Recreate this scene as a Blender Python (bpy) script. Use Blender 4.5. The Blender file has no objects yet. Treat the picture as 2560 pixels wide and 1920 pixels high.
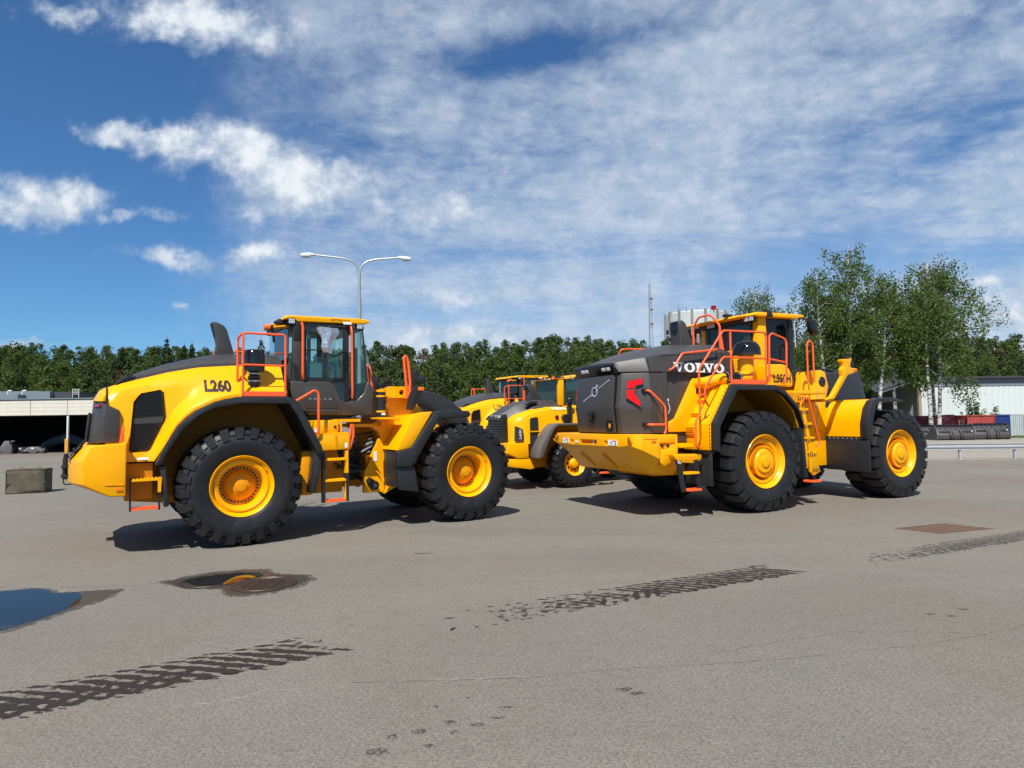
import bpy, bmesh, math, random
import numpy as np
from mathutils import Vector, Matrix
from mathutils.bvhtree import BVHTree
random.seed(7); rng = np.random.default_rng(11)
S = bpy.context.scene
COL = S.collection
PI = math.pi

# ---------------------------------------------------------------- camera
def make_camera():
    pitch, roll, h = 0.053, 0.0135, 1.914
    fw = Vector((0, math.cos(pitch), math.sin(pitch))); up0 = Vector((0, -math.sin(pitch), math.cos(pitch))); X = Vector((1, 0, 0))
    rt = X * math.cos(roll) - up0 * math.sin(roll); up = X * math.sin(roll) + up0 * math.cos(roll)
    cd = bpy.data.cameras.new('camera'); cd.sensor_fit = 'HORIZONTAL'; cd.sensor_width = 36; cd.lens = 22.5
    cd.clip_start = 0.1; cd.clip_end = 3000
    c = bpy.data.objects.new('camera', cd); COL.objects.link(c)
    m = Matrix.Identity(4)
    for i in range(3):
        m[i][0] = rt[i]; m[i][1] = up[i]; m[i][2] = -fw[i]
    m.translation = Vector((0, 0, h)); c.matrix_world = m
    S.camera = c
make_camera()

# ---------------------------------------------------------------- sun and sky
SUN = Vector((-0.16, -0.575, 0.803)).normalized()      # towards the sun: behind the camera, a little to the left
sd = bpy.data.lights.new('sun', 'SUN'); sd.energy = 5.0; sd.angle = math.radians(0.53); sd.color = (1.0, 0.955, 0.88)
so = bpy.data.objects.new('sun', sd); COL.objects.link(so); so.rotation_euler = SUN.to_track_quat('Z', 'Y').to_euler(); so.location = (0, -20, 40)
S.view_settings.view_transform = 'Standard'; S.view_settings.look = 'None'; S.view_settings.exposure = 0.36; S.view_settings.gamma = 1.0

def make_world():
    w = bpy.data.worlds.new('World'); S.world = w; w.use_nodes = True
    nt = w.node_tree; nt.nodes.clear(); N = nt.nodes; L = nt.links
    def n(t, **k):
        x = N.new(t)
        for a, b in k.items(): setattr(x, a, b)
        return x
    def val(v):
        return v
    def m(op, a, b=None, c=None, clamp=False):
        x = n('ShaderNodeMath', operation=op); x.use_clamp = clamp
        for i, q in enumerate((a, b, c)):
            if q is None: continue
            if isinstance(q, (int, float)): x.inputs[i].default_value = q
            else: L.new(q, x.inputs[i])
        return x.outputs[0]
    def ramp(x, a, b, lo=0.0, hi=1.0):
        r = n('ShaderNodeMapRange', interpolation_type='SMOOTHSTEP'); L.new(x, r.inputs[0])
        for i, q in ((1, a), (2, b), (3, lo), (4, hi)): r.inputs[i].default_value = q
        return r.outputs[0]
    sky = n('ShaderNodeTexSky', sky_type='NISHITA'); sky.sun_disc = False
    sky.sun_elevation = math.asin(SUN.z); sky.sun_rotation = math.atan2(SUN.x, SUN.y)
    sky.altitude = 100; sky.air_density = 1.0; sky.dust_density = 0.2; sky.ozone_density = 1.6
    tc = n('ShaderNodeTexCoord'); sp = n('ShaderNodeSeparateXYZ'); L.new(tc.outputs['Generated'], sp.inputs[0])
    x, y, z = sp.outputs
    # the flat layer of cloud: planar projection
    zz = m('ADD', m('MAXIMUM', z, 0.0), 0.10)
    cx, cy = m('DIVIDE', x, zz), m('DIVIDE', y, zz)
    cv = n('ShaderNodeCombineXYZ'); L.new(cx, cv.inputs[0]); L.new(cy, cv.inputs[1])
    def noise(vec, scale, det, rough, dist=0.0, off=(0, 0, 0), stretch=(1, 1, 1)):
        mp = n('ShaderNodeMapping'); L.new(vec, mp.inputs[0]); mp.inputs['Location'].default_value = off; mp.inputs['Scale'].default_value = stretch
        t = n('ShaderNodeTexNoise'); L.new(mp.outputs[0], t.inputs['Vector'])
        t.inputs['Scale'].default_value = scale; t.inputs['Detail'].default_value = det; t.inputs['Roughness'].default_value = rough; t.inputs['Distortion'].default_value = dist
        return t.outputs[0]
    # the angular chart of the sky in front (u to the right, v up)
    yy = m('MAXIMUM', y, 0.05)
    u, v = m('DIVIDE', x, yy), m('DIVIDE', z, yy)
    ch = n('ShaderNodeCombineXYZ'); L.new(u, ch.inputs[0]); L.new(v, ch.inputs[1])
    wob = n('ShaderNodeTexNoise'); L.new(ch.outputs[0], wob.inputs['Vector']); wob.inputs['Scale'].default_value = 7; wob.inputs['Detail'].default_value = 7; wob.inputs['Roughness'].default_value = 0.62
    ws = n('ShaderNodeSeparateXYZ'); L.new(wob.outputs['Color'], ws.inputs[0])
    uw = m('ADD', u, m('MULTIPLY', m('SUBTRACT', ws.outputs[0], 0.5), 0.17)); vw = m('ADD', v, m('MULTIPLY', m('SUBTRACT', ws.outputs[1], 0.5), 0.13))
    def blobs(lst, uu, vv):
        acc = None
        for (px, py, rx, ry, k, tilt) in lst:
            u0, v0, a, b = (px - 1280) / 1600, (1045 - py + (px - 1280) * 0.0135 * -1) / 1600, rx * 1.22 / 1600, ry * 1.22 / 1600
            du, dv = m('SUBTRACT', uu, u0), m('SUBTRACT', vv, v0)
            ct, st = math.cos(tilt), math.sin(tilt)
            p = m('DIVIDE', m('ADD', m('MULTIPLY', du, ct), m('MULTIPLY', dv, st)), a)
            q = m('DIVIDE', m('SUBTRACT', m('MULTIPLY', dv, ct), m('MULTIPLY', du, st)), b)
            d2 = m('ADD', m('MULTIPLY', p, p), m('MULTIPLY', q, q))
            g = m('MULTIPLY', m('POWER', 2.718, m('MULTIPLY', d2, -1.0)), k)
            acc = g if acc is None else m('MAXIMUM', acc, g)
        return acc
    cum = blobs([(310, 305, 105, 38, 1.0, -0.1), (440, 335, 120, 42, .95, -0.2), (590, 370, 170, 62, 1.05, -0.12), (720, 425, 170, 78, 1.1, -0.25), (860, 455, 150, 70, .8, -0.2), (680, 490, 90, 40, .8, 0),
                 (110, 470, 135, 50, 1.05, -0.1), (20, 500, 130, 50, .9, 0), (310, 528, 130, 16, .62, -0.05),
                 (650, 625, 95, 36, .85, 0), (430, 640, 180, 30, .66, -0.1), (480, 20, 230, 55, .95, -0.1), (140, 10, 130, 30, .7, -.2), (480, 80, 60, 35, .65, 0),
                 (1105, 520, 60, 52, .85, 0), (440, 752, 36, 15, .7, 0), (1150, 750, 90, 26, .66, 0), (1110, 850, 120, 20, .8, 0),
                 (2500, 785, 140, 40, .95, 0), (2480, 720, 120, 22, .7, 0), (1250, 840, 120, 22, .6, 0), (60, 860, 160, 16, .55, 0)], uw, vw)
    detail = noise(ch.outputs[0], 16, 9, 0.62, 0.1)
    cum_d = ramp(m('ADD', cum, m('MULTIPLY', m('SUBTRACT', detail, 0.5), 1.0)), 0.22, 0.98)
    # thin broken layer to the right and above, faded overhead and behind to cut fill light
    n1 = noise(cv.outputs[0], 1.0, 8, 0.58, 0.25, (3.1, 1.7, 0)); n2 = noise(cv.outputs[0], 4.0, 7, 0.62, 0.6, (0.3, 7.7, 0), (1, 0.8, 1)); n3 = noise(cv.outputs[0], 13, 5, 0.65, 0.4)
    edge = m('ADD', u, m('MULTIPLY', m('SUBTRACT', ws.outputs[2], 0.5), 0.42))
    edge = m('ADD', edge, m('MULTIPLY', m('SUBTRACT', 0.56, v), 0.10))
    side = m('MULTIPLY', ramp(edge, -0.52, -0.22, 0.0, 1.0), ramp(y, -0.3, 0.4, 0.35, 1.0))
    gaps = blobs([(1330, 110, 200, 45, .34, 0.15), (1560, 60, 200, 50, .2, .1), (2050, 660, 240, 80, .42, .2), (1120, 640, 250, 45, .30, 0), (1500, 620, 180, 40, .2, 0), (2450, 330, 200, 60, .25, .5), (1000, 780, 200, 26, .3, 0), (2480, 640, 160, 40, .3, 0)], u, v)
    n4 = noise(cv.outputs[0], 2.2, 8, 0.66, 1.2, (5, 2, 0), (0.45, 1.3, 1))
    lay = m('ADD', m('ADD', m('MULTIPLY', n1, 0.42), m('MULTIPLY', n2, 0.26)), m('ADD', m('MULTIPLY', n3, 0.24), m('MULTIPLY', n4, 0.24)))
    lay = m('SUBTRACT', lay, m('MULTIPLY', gaps, 0.55))
    lay_d = m('MULTIPLY', m('MULTIPLY', ramp(lay, 0.36, 0.70), side), 0.88)
    milk = m('MULTIPLY', m('MULTIPLY', ramp(v, 0.0, 0.48, 0.62, 0.0), ramp(edge, -0.50, -0.10)), m('ADD', m('MULTIPLY', n4, 0.8), 0.5))
    clear = m('MULTIPLY', m('SUBTRACT', 1.0, cum_d), m('MULTIPLY', m('SUBTRACT', 1.0, lay_d), m('SUBTRACT', 1.0, milk)))
    dens = m('SUBTRACT', 1.0, clear, clamp=True)
    up_m = ramp(z, -0.01, 0.02)
    dens = m('MULTIPLY', dens, up_m)
    shade = n('ShaderNodeMix', data_type='RGBA'); L.new(m('MULTIPLY', ramp(detail, 0.36, 0.66), m('ADD', m('MULTIPLY', cum_d, .6), .4)), shade.inputs[0])
    shade.inputs[6].default_value = (5.6, 6.9, 8.6, 1); shade.inputs[7].default_value = (10.6, 11.1, 11.7, 1)
    tint = n('ShaderNodeMix', data_type='RGBA', blend_type='MULTIPLY'); tint.inputs[0].default_value = 1.0
    L.new(sky.outputs[0], tint.inputs[6]); tint.inputs[7].default_value = (0.58, 1.00, 1.38, 1)
    mix = n('ShaderNodeMix', data_type='RGBA'); L.new(dens, mix.inputs[0]); L.new(tint.outputs[2], mix.inputs[6]); L.new(shade.outputs[2], mix.inputs[7])
    bg = n('ShaderNodeBackground'); bg.inputs['Strength'].default_value = 0.064; L.new(mix.outputs[2], bg.inputs[0])
    out = n('ShaderNodeOutputWorld'); L.new(bg.outputs[0], out.inputs[0])
make_world()

# ---------------------------------------------------------------- materials
def mat(name, col, rough=0.5, metal=0.0, var=0.0, vscale=3.0, bump=0.0, bscale=60.0, coat=0.0, spec=0.5, dirt=0.0, island=0.0, trans=0.0, rvar=0.0):
    m = bpy.data.materials.new(name); m.use_nodes = True; nt = m.node_tree; N = nt.nodes; L = nt.links
    b = N['Principled BSDF']; b.inputs['Base Color'].default_value = (*col, 1); b.inputs['Roughness'].default_value = rough; b.inputs['Metallic'].default_value = metal
    b.inputs['Coat Weight'].default_value = coat; b.inputs['Specular IOR Level'].default_value = spec
    if coat: b.inputs['Coat Roughness'].default_value = 0.08
    if trans: b.inputs['Transmission Weight'].default_value = trans
    tc = N.new('ShaderNodeTexCoord')
    col_out = None
    def rgbmix(fac, a, bcol, typ='MIX'):
        x = N.new('ShaderNodeMix'); x.data_type = 'RGBA'; x.blend_type = typ
        if isinstance(fac, float): x.inputs[0].default_value = fac
        else: L.new(fac, x.inputs[0])
        for i, q in ((6, a), (7, bcol)):
            if isinstance(q, tuple): x.inputs[i].default_value = (*q, 1)
            else: L.new(q, x.inputs[i])
        return x.outputs[2]
    def noise(scale, det=5, rg=0.6):
        t = N.new('ShaderNodeTexNoise'); L.new(tc.outputs['Object'], t.inputs['Vector']); t.inputs['Scale'].default_value = scale; t.inputs['Detail'].default_value = det; t.inputs['Roughness'].default_value = rg
        return t.outputs[0]
    if var:
        lo = tuple(c * (1 - var) for c in col); hi = tuple(min(1, c * (1 + var)) for c in col)
        col_out = rgbmix(noise(vscale), lo, hi)
    if island:
        g = N.new('ShaderNodeNewGeometry'); lo = tuple(c * (1 - island) for c in col); hi = tuple(min(1, c * (1 + island)) for c in col)
        io = rgbmix(g.outputs['Random Per Island'], lo, hi)
        col_out = io if col_out is None else rgbmix(0.5, col_out, io)
    if dirt:
        r = N.new('ShaderNodeMapRange'); L.new(noise(9, 8, 0.7), r.inputs[0]); r.inputs[1].default_value = 0.52; r.inputs[2].default_value = 0.75; r.inputs[4].default_value = dirt
        col_out = rgbmix(r.outputs[0], col_out if col_out is not None else col, (0.16, 0.13, 0.10))
    if col_out is not None: L.new(col_out, b.inputs['Base Color'])
    if rvar:
        r = N.new('ShaderNodeMapRange'); L.new(noise(6, 6, .65), r.inputs[0]); r.inputs[1].default_value = .3; r.inputs[2].default_value = .7; r.inputs[3].default_value = max(.02, rough - rvar); r.inputs[4].default_value = rough + rvar
        L.new(r.outputs[0], b.inputs['Roughness'])
    if bump:
        bp = N.new('ShaderNodeBump'); bp.inputs['Strength'].default_value = bump; bp.inputs['Distance'].default_value = 0.02; L.new(noise(bscale, 4), bp.inputs['Height']); L.new(bp.outputs[0], b.inputs['Normal'])
    return m
def ragged_mat(name, col, rough, thr, scale=14.0, soft=0.10):
    m = mat(name, col, rough, var=.35, vscale=25, spec=.12); nt = m.node_tree; N = nt.nodes; L = nt.links; b = N['Principled BSDF']; out = [n for n in N if n.type == 'OUTPUT_MATERIAL'][0]
    tc = N.new('ShaderNodeTexCoord'); t = N.new('ShaderNodeTexNoise'); L.new(tc.outputs['Object'], t.inputs['Vector']); t.inputs['Scale'].default_value = scale; t.inputs['Detail'].default_value = 9; t.inputs['Roughness'].default_value = .75
    r = N.new('ShaderNodeMapRange'); L.new(t.outputs[0], r.inputs[0]); r.inputs[1].default_value = thr - soft; r.inputs[2].default_value = thr + soft
    tr = N.new('ShaderNodeBsdfTransparent'); mx = N.new('ShaderNodeMixShader'); L.new(r.outputs[0], mx.inputs[0]); L.new(tr.outputs[0], mx.inputs[1]); L.new(b.outputs[0], mx.inputs[2]); L.new(mx.outputs[0], out.inputs[0]); return m
def glass_mat(name, tint, spec=1.0, teal_sheen=.012):
    m = bpy.data.materials.new(name); m.use_nodes = True; nt = m.node_tree; N = nt.nodes; L = nt.links; N.clear()
    t = N.new('ShaderNodeBsdfTransparent'); t.inputs[0].default_value = (*tint, 1); g = N.new('ShaderNodeBsdfGlossy'); g.inputs[0].default_value = (spec, spec, spec, 1); g.inputs['Roughness'].default_value = 0.01
    df = N.new('ShaderNodeBsdfDiffuse'); df.inputs[0].default_value = (.30, .52, .50, 1); m0 = N.new('ShaderNodeMixShader'); m0.inputs[0].default_value = teal_sheen; L.new(t.outputs[0], m0.inputs[1]); L.new(df.outputs[0], m0.inputs[2])  # teal diffuse mixed in, standing for sky light reflected by the panes
    f = N.new('ShaderNodeFresnel'); f.inputs[0].default_value = 1.5; mx = N.new('ShaderNodeMixShader'); L.new(f.outputs[0], mx.inputs[0]); L.new(m0.outputs[0], mx.inputs[1]); L.new(g.outputs[0], mx.inputs[2])
    o = N.new('ShaderNodeOutputMaterial'); L.new(mx.outputs[0], o.inputs[0]); return m
def leaf_mat(name, col, var=0.45, back=0.35, big=0.25, bscale=0.25):
    m = bpy.data.materials.new(name); m.use_nodes = True; nt = m.node_tree; N = nt.nodes; L = nt.links; N.clear()
    tc = N.new('ShaderNodeTexCoord'); g = N.new('ShaderNodeNewGeometry')
    t = N.new('ShaderNodeTexNoise'); L.new(tc.outputs['Object'], t.inputs['Vector']); t.inputs['Scale'].default_value = bscale; t.inputs['Detail'].default_value = 3
    def mix(fac, a, b):
        x = N.new('ShaderNodeMix'); x.data_type = 'RGBA'; L.new(fac, x.inputs[0])
        for i, q in ((6, a), (7, b)):
            if isinstance(q, tuple): x.inputs[i].default_value = (*q, 1)
            else: L.new(q, x.inputs[i])
        return x.outputs[2]
    lo = mix(t.outputs[0], (col[0] * (1 - big), col[1] * (1 - big), col[2] * (1 - big * .6)), (col[0] * (1 + big * 1.3), col[1] * (1 + big), col[2] * (1 + big * .2)))
    hs = N.new('ShaderNodeHueSaturation'); L.new(lo, hs.inputs['Color'])
    r = N.new('ShaderNodeMapRange'); L.new(g.outputs['Random Per Island'], r.inputs[0]); r.inputs[3].default_value = 1 - var; r.inputs[4].default_value = 1 + var; L.new(r.outputs[0], hs.inputs['Value'])
    d = N.new('ShaderNodeBsdfDiffuse'); L.new(hs.outputs[0], d.inputs[0]); tr = N.new('ShaderNodeBsdfTranslucent'); L.new(hs.outputs[0], tr.inputs[0])
    mx = N.new('ShaderNodeMixShader'); mx.inputs[0].default_value = back; L.new(d.outputs[0], mx.inputs[1]); L.new(tr.outputs[0], mx.inputs[2])
    o = N.new('ShaderNodeOutputMaterial'); L.new(mx.outputs[0], o.inputs[0]); return m

YEL = mat('yellow_paint', (0.93, 0.405, 0.0), 0.34, var=0.03, vscale=1.2, coat=0.06, dirt=0.04, rvar=.05, spec=.28)
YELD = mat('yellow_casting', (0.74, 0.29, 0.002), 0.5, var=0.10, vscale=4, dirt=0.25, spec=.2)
YELS = mat('shaded_yellow', (0.30, 0.125, 0.008), 0.6, var=0.2, vscale=3, dirt=.4, spec=.2)  # yellow darkened to carry wheel-arch shade in its colour, plus random dirt
YELM = mat('half_shaded_yellow', (0.50, 0.20, 0.004), 0.55, var=0.12, vscale=3, dirt=.25, spec=.2)  # yellow darkened halfway: shade on inner frame parts put into the colour
GRY = mat('dark_grey_panel', (0.047, 0.043, 0.041), 0.42, var=0.06, bump=0.02, bscale=300, dirt=0.06, rvar=.06)
GRYB = mat('bronze_grey_panel', (0.052, 0.044, 0.037), 0.36, var=0.05, coat=0.15, dirt=0.05, rvar=.06)
BLK = mat('black_plastic', (0.014, 0.014, 0.015), 0.42, var=0.15, dirt=0.10, rvar=.1)
BLKG = mat('black_gloss', (0.010, 0.010, 0.011), 0.12)
FEND = mat('fender_rubber', (0.020, 0.021, 0.023), 0.40, var=0.12, vscale=5, dirt=0.10, rvar=.1, spec=.4)
RUB = mat('tyre_rubber', (0.0125, 0.0125, 0.0145), 0.50, var=0.2, vscale=7, bump=0.12, bscale=90, dirt=0.13, rvar=.12, spec=.38)
ORG = mat('orange_rail', (0.92, 0.118, 0.022), 0.42, var=0.04, coat=0.1)
RED = mat('tail_lamp_red', (0.66, 0.003, 0.004), 0.22, coat=0.1, spec=.3)
REDD = mat('dark_red_lens', (0.26, 0.004, 0.010), 0.3, spec=.3)
AMB = mat('amber_lens', (0.85, 0.16, 0.01), 0.2, coat=0.4)
WHT = mat('white_print', (0.80, 0.80, 0.79), 0.5)
SIL = mat('silver_metal', (0.58, 0.60, 0.63), 0.35, metal=0.45)
CHR = mat('chrome_rod', (0.75, 0.76, 0.78), 0.12, metal=1.0)
LAMPW = mat('work_lamp_lens', (0.70, 0.71, 0.73), 0.18, metal=0.3)
INT = mat('cab_interior', (0.028, 0.028, 0.03), 0.6, var=0.2)
SEAT = mat('seat_fabric', (0.045, 0.045, 0.05), 0.85, var=0.2)
GLS = glass_mat('cab_glass', (0.80, 0.91, 0.89))
GLSD = glass_mat('tinted_glass', (0.52, 0.68, 0.68), teal_sheen=.07)
PAPER = mat('mint_paper', (0.55, 0.80, 0.74), 0.7)
BAG = mat('silver_bag', (0.62, 0.63, 0.66), 0.28, metal=0.85, bump=1.0, bscale=11, var=.2, vscale=9)
MESHM = mat('grille_mesh', (0.017, 0.016, 0.016), 0.5, bump=0.6, bscale=120)
INK = mat('black_lettering', (0.018, 0.016, 0.014), 0.45)
HOSE = mat('hydraulic_hose', (0.014, 0.014, 0.015), 0.35)
BOOM = mat('boom_grey', (0.026, 0.025, 0.025), 0.38, var=0.08, dirt=0.08, rvar=.08)

# ---------------------------------------------------------------- mesh helpers
def tag(o, label=None, cat=None, group=None, kind=None):
    if label: o['label'] = label
    if cat: o['category'] = cat
    if group: o['group'] = group
    if kind: o['kind'] = kind
    return o
def empty(name, loc=(0, 0, 0), rz=0.0, scale=1.0, parent=None):
    o = bpy.data.objects.new(name, None); COL.objects.link(o); o.location = loc; o.rotation_euler = (0, 0, rz); o.scale = (scale,) * 3; o.empty_display_size = 0.2
    if parent: o.parent = parent
    return o
def copy_tree(o, parent=None):
    c = o.copy(); COL.objects.link(c); c.parent = parent
    for ch in list(o.children): copy_tree(ch, c)
    return c
def fillet(pts, rad, n=4):
    pts = [Vector(p) for p in pts]; out = [pts[0]]
    for i in range(1, len(pts) - 1):
        a, b, c = pts[i - 1], pts[i], pts[i + 1]
        d1, d2 = (a - b), (c - b); r = min(rad, d1.length * .45, d2.length * .45)
        p, q = b + d1.normalized() * r, b + d2.normalized() * r
        for k in range(n + 1):
            t = k / n; out.append(p * (1 - t) ** 2 + b * 2 * t * (1 - t) + q * t * t)
    out.append(pts[-1]); return out
class MB:
    def __init__(s): s.v = []; s.f = []
    def add(s, vs, fs):
        o = len(s.v); s.v += [tuple(v) for v in vs]; s.f += [tuple(i + o for i in f) for f in fs]; return s
    def box(s, x0, x1, y0, y1, z0, z1):
        return s.add([(x, y, z) for x in (x0, x1) for y in (y0, y1) for z in (z0, z1)], [(0, 1, 3, 2), (4, 6, 7, 5), (0, 4, 5, 1), (2, 3, 7, 6), (0, 2, 6, 4), (1, 5, 7, 3)])
    def obox(s, c, size, rz=0.0, ry=0.0, rx=0.0):
        M = Matrix.Translation(c) @ Matrix.Rotation(rz, 4, 'Z') @ Matrix.Rotation(ry, 4, 'Y') @ Matrix.Rotation(rx, 4, 'X'); h = [q / 2 for q in size]
        return s.add([M @ Vector((x, y, z)) for x in (-h[0], h[0]) for y in (-h[1], h[1]) for z in (-h[2], h[2])], [(0, 1, 3, 2), (4, 6, 7, 5), (0, 4, 5, 1), (2, 3, 7, 6), (0, 2, 6, 4), (1, 5, 7, 3)])
    def prism(s, poly, a0, a1, axis='y', poly2=None):
        P2 = poly2 or poly
        f = {'y': lambda p, a: (p[0], a, p[1]), 'x': lambda p, a: (a, p[0], p[1]), 'z': lambda p, a: (p[0], p[1], a)}[axis]
        n = len(poly)
        return s.add([f(p, a0) for p in poly] + [f(p, a1) for p in P2], [tuple(range(n))[::-1], tuple(range(n, 2 * n))] + [(i, (i + 1) % n, n + (i + 1) % n, n + i) for i in range(n)])
    def loft(s, secs, ring=True, caps=True):
        n = len(secs[0]); vs = [p for q in secs for p in q]; fs = []
        for k in range(len(secs) - 1):
            for i in range(n if ring else n - 1):
                j = (i + 1) % n; fs.append((k * n + i, k * n + j, (k + 1) * n + j, (k + 1) * n + i))
        if caps and ring: fs += [tuple(range(n))[::-1], tuple(range((len(secs) - 1) * n, len(secs) * n))]
        return s.add(vs, fs)
    def tube(s, pts, r, n=8, rad=0.0, caps=True, closed=False):
        pts = [Vector(p) for p in pts]
        if rad: pts = fillet(pts, rad)
        m = len(pts); R = r if isinstance(r, (list, tuple)) else [r] * m
        if len(R) != m: R = list(np.interp(np.linspace(0, 1, m), np.linspace(0, 1, len(R)), R))
        secs = []; prev = None
        for i, p in enumerate(pts):
            t = (pts[min(i + 1, m - 1)] - pts[max(i - 1, 0)])
            if t.length < 1e-9: t = Vector((0, 0, 1))
            t.normalize()
            if prev is None:
                a = Vector((0, 0, 1)) if abs(t.z) < .9 else Vector((1, 0, 0)); prev = (a - t * a.dot(t)).normalized()
            else:
                prev = (prev - t * prev.dot(t)); prev = prev.normalized() if prev.length > 1e-6 else t.orthogonal().normalized()
            b = t.cross(prev)
            secs.append([p + (prev * math.cos(2 * PI * k / n) + b * math.sin(2 * PI * k / n)) * R[i] for k in range(n)])
        return s.loft(secs, True, caps)
    def lathe(s, prof, n=32, axis='y', c=(0, 0, 0), caps=False):
        secs = []
        for k in range(n):
            a = 2 * PI * k / n; q = []
            for r, t in prof:
                if axis == 'y': q.append((c[0] + r * math.cos(a), c[1] + t, c[2] + r * math.sin(a)))
                elif axis == 'z': q.append((c[0] + r * math.cos(a), c[1] + r * math.sin(a), c[2] + t))
                else: q.append((c[0] + t, c[1] + r * math.cos(a), c[2] + r * math.sin(a)))
            secs.append(q)
        m = len(prof); vs = [p for q in secs for p in q]
        fs = [(k * m + i, k * m + i + 1, ((k + 1) % n) * m + i + 1, ((k + 1) % n) * m + i) for k in range(n) for i in range(m - 1)]
        return s.add(vs, fs)
    def cyl(s, c, r, h0, h1, axis='y', n=20):
        return s.lathe([(1e-4, h0), (r, h0), (r, h1), (1e-4, h1)], n, axis, c)
    def xf(s, M):
        s.v = [tuple(M @ Vector(v)) for v in s.v]; return s
    def mirror(s):     # add the copy on the far side (y -> -y)
        o = len(s.v); s.v += [(x, -y, z) for x, y, z in s.v]; s.f += [tuple(i + o for i in f[::-1]) for f in s.f]; return s
    def build(s, name, m, parent=None, smooth=32, bevel=0.0, seg=2, fix=True, loc=None):
        me = bpy.data.meshes.new(name); me.from_pydata(s.v, [], s.f)
        if fix or bevel:
            bm = bmesh.new(); bm.from_mesh(me); bmesh.ops.remove_doubles(bm, verts=bm.verts, dist=2e-4)
            bmesh.ops.recalc_face_normals(bm, faces=bm.faces)
            if bevel:
                es = [e for e in bm.edges if len(e.link_faces) == 2 and e.calc_face_angle(0) > math.radians(28)]
                if es: bmesh.ops.bevel(bm, geom=es, offset=bevel, segments=seg, profile=0.5, affect='EDGES', clamp_overlap=True)
            bm.to_mesh(me); bm.free()
        if smooth:
            me.shade_smooth(); me.set_sharp_from_angle(angle=math.radians(smooth))
        me.materials.append(m)
        o = bpy.data.objects.new(name, me); COL.objects.link(o)
        if parent is not None: o.parent = parent
        if loc is not None: o.location = loc
        return o
def quick_mesh(name, verts, faces4, m, parent=None):      # big quad soups, numpy
    me = bpy.data.meshes.new(name); nv, nf = len(verts), len(faces4)
    me.vertices.add(nv); me.vertices.foreach_set('co', np.asarray(verts, np.float32).ravel())
    me.loops.add(nf * 4); me.loops.foreach_set('vertex_index', np.asarray(faces4, np.int32).ravel())
    me.polygons.add(nf); me.polygons.foreach_set('loop_start', np.arange(0, nf * 4, 4, dtype=np.int32)); me.polygons.foreach_set('loop_total', np.full(nf, 4, np.int32))
    me.update(calc_edges=True); me.materials.append(m)
    o = bpy.data.objects.new(name, me); COL.objects.link(o)
    if parent is not None: o.parent = parent
    return o
def cut(o, mb):           # subtract a closed shape from a part
    me = bpy.data.meshes.new('tmp'); me.from_pydata(mb.v, [], mb.f); bm = bmesh.new(); bm.from_mesh(me); bmesh.ops.recalc_face_normals(bm, faces=bm.faces); bm.to_mesh(me); bm.free()
    k = bpy.data.objects.new('tmp', me); COL.objects.link(k)
    par = o.parent; o.parent = None
    md = o.modifiers.new('b', 'BOOLEAN'); md.operation = 'DIFFERENCE'; md.object = k; md.solver = 'EXACT'
    dg = bpy.context.evaluated_depsgraph_get(); new = bpy.data.meshes.new_from_object(o.evaluated_get(dg)); o.modifiers.clear()
    o.data = new; new.shade_smooth(); new.set_sharp_from_angle(angle=math.radians(32)); o.parent = par
    bpy.data.objects.remove(k)
def text2d(s, w, h, weight=0.02):      # lettering as flat faces in a w x h box, lower left at 0,0
    cu = bpy.data.curves.new('t', 'FONT'); cu.body = s; cu.offset = weight; cu.resolution_u = 4; cu.fill_mode = 'FRONT'
    o = bpy.data.objects.new('t', cu); COL.objects.link(o); dg = bpy.context.evaluated_depsgraph_get()
    me = bpy.data.meshes.new_from_object(o.evaluated_get(dg)); bpy.data.objects.remove(o)
    bm = bmesh.new(); bm.from_mesh(me); bmesh.ops.triangulate(bm, faces=bm.faces); bmesh.ops.subdivide_edges(bm, edges=[e for e in bm.edges if e.calc_length() > .12], cuts=3); bmesh.ops.triangulate(bm, faces=bm.faces)
    vs = [v.co.copy() for v in bm.verts]; fs = [tuple(v.index for v in f.verts) for f in bm.faces]; bm.free(); bpy.data.meshes.remove(me)
    xs, ys = [v.x for v in vs], [v.y for v in vs]; sx, sy = w / (max(xs) - min(xs)), h / (max(ys) - min(ys))
    return [((v.x - min(xs)) * sx, (v.y - min(ys)) * sy) for v in vs], fs
def volvo2d(w, h):                      # slab-serif word mark drawn as polygons
    vs, fs = [], []
    def quad(*p):
        o = len(vs); vs.extend(p); fs.append(tuple(range(o, o + len(p))))
    def V(x):
        quad((x - .02, 1), (x + .46, 1), (x + .46, .87), (x - .02, .87)); quad((x + .58, 1), (x + .98, 1), (x + .98, .87), (x + .58, .87))
        quad((x + .07, .88), (x + .36, .88), (x + .57, .30), (x + .42, 0)); quad((x + .70, .88), (x + .84, .88), (x + .54, 0), (x + .42, 0), (x + .5, .3))
    def O(x):
        n = 28; o = len(vs)
        for k in range(n):
            a = 2 * PI * k / n; vs.append((x + .48 + .50 * math.cos(a), .5 + .53 * math.sin(a))); vs.append((x + .48 + .22 * math.cos(a), .5 + .36 * math.sin(a)))
        for k in range(n):
            j = (k + 1) % n; fs.append((o + 2 * k, o + 2 * j, o + 2 * j + 1, o + 2 * k + 1))
    def Lt(x):
        quad((x, 1), (x + .52, 1), (x + .52, .87), (x, .87)); quad((x, 0), (x + .86, 0), (x + .86, .13), (x, .13)); quad((x + .11, .13), (x + .41, .13), (x + .41, .87), (x + .11, .87)); quad((x + .70, .13), (x + .86, .13), (x + .86, .40), (x + .76, .40))
    V(0); O(1.0); Lt(2.04); V(2.86); O(3.86)
    return [(x / 4.84 * w, y * h) for x, y in vs], fs
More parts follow.
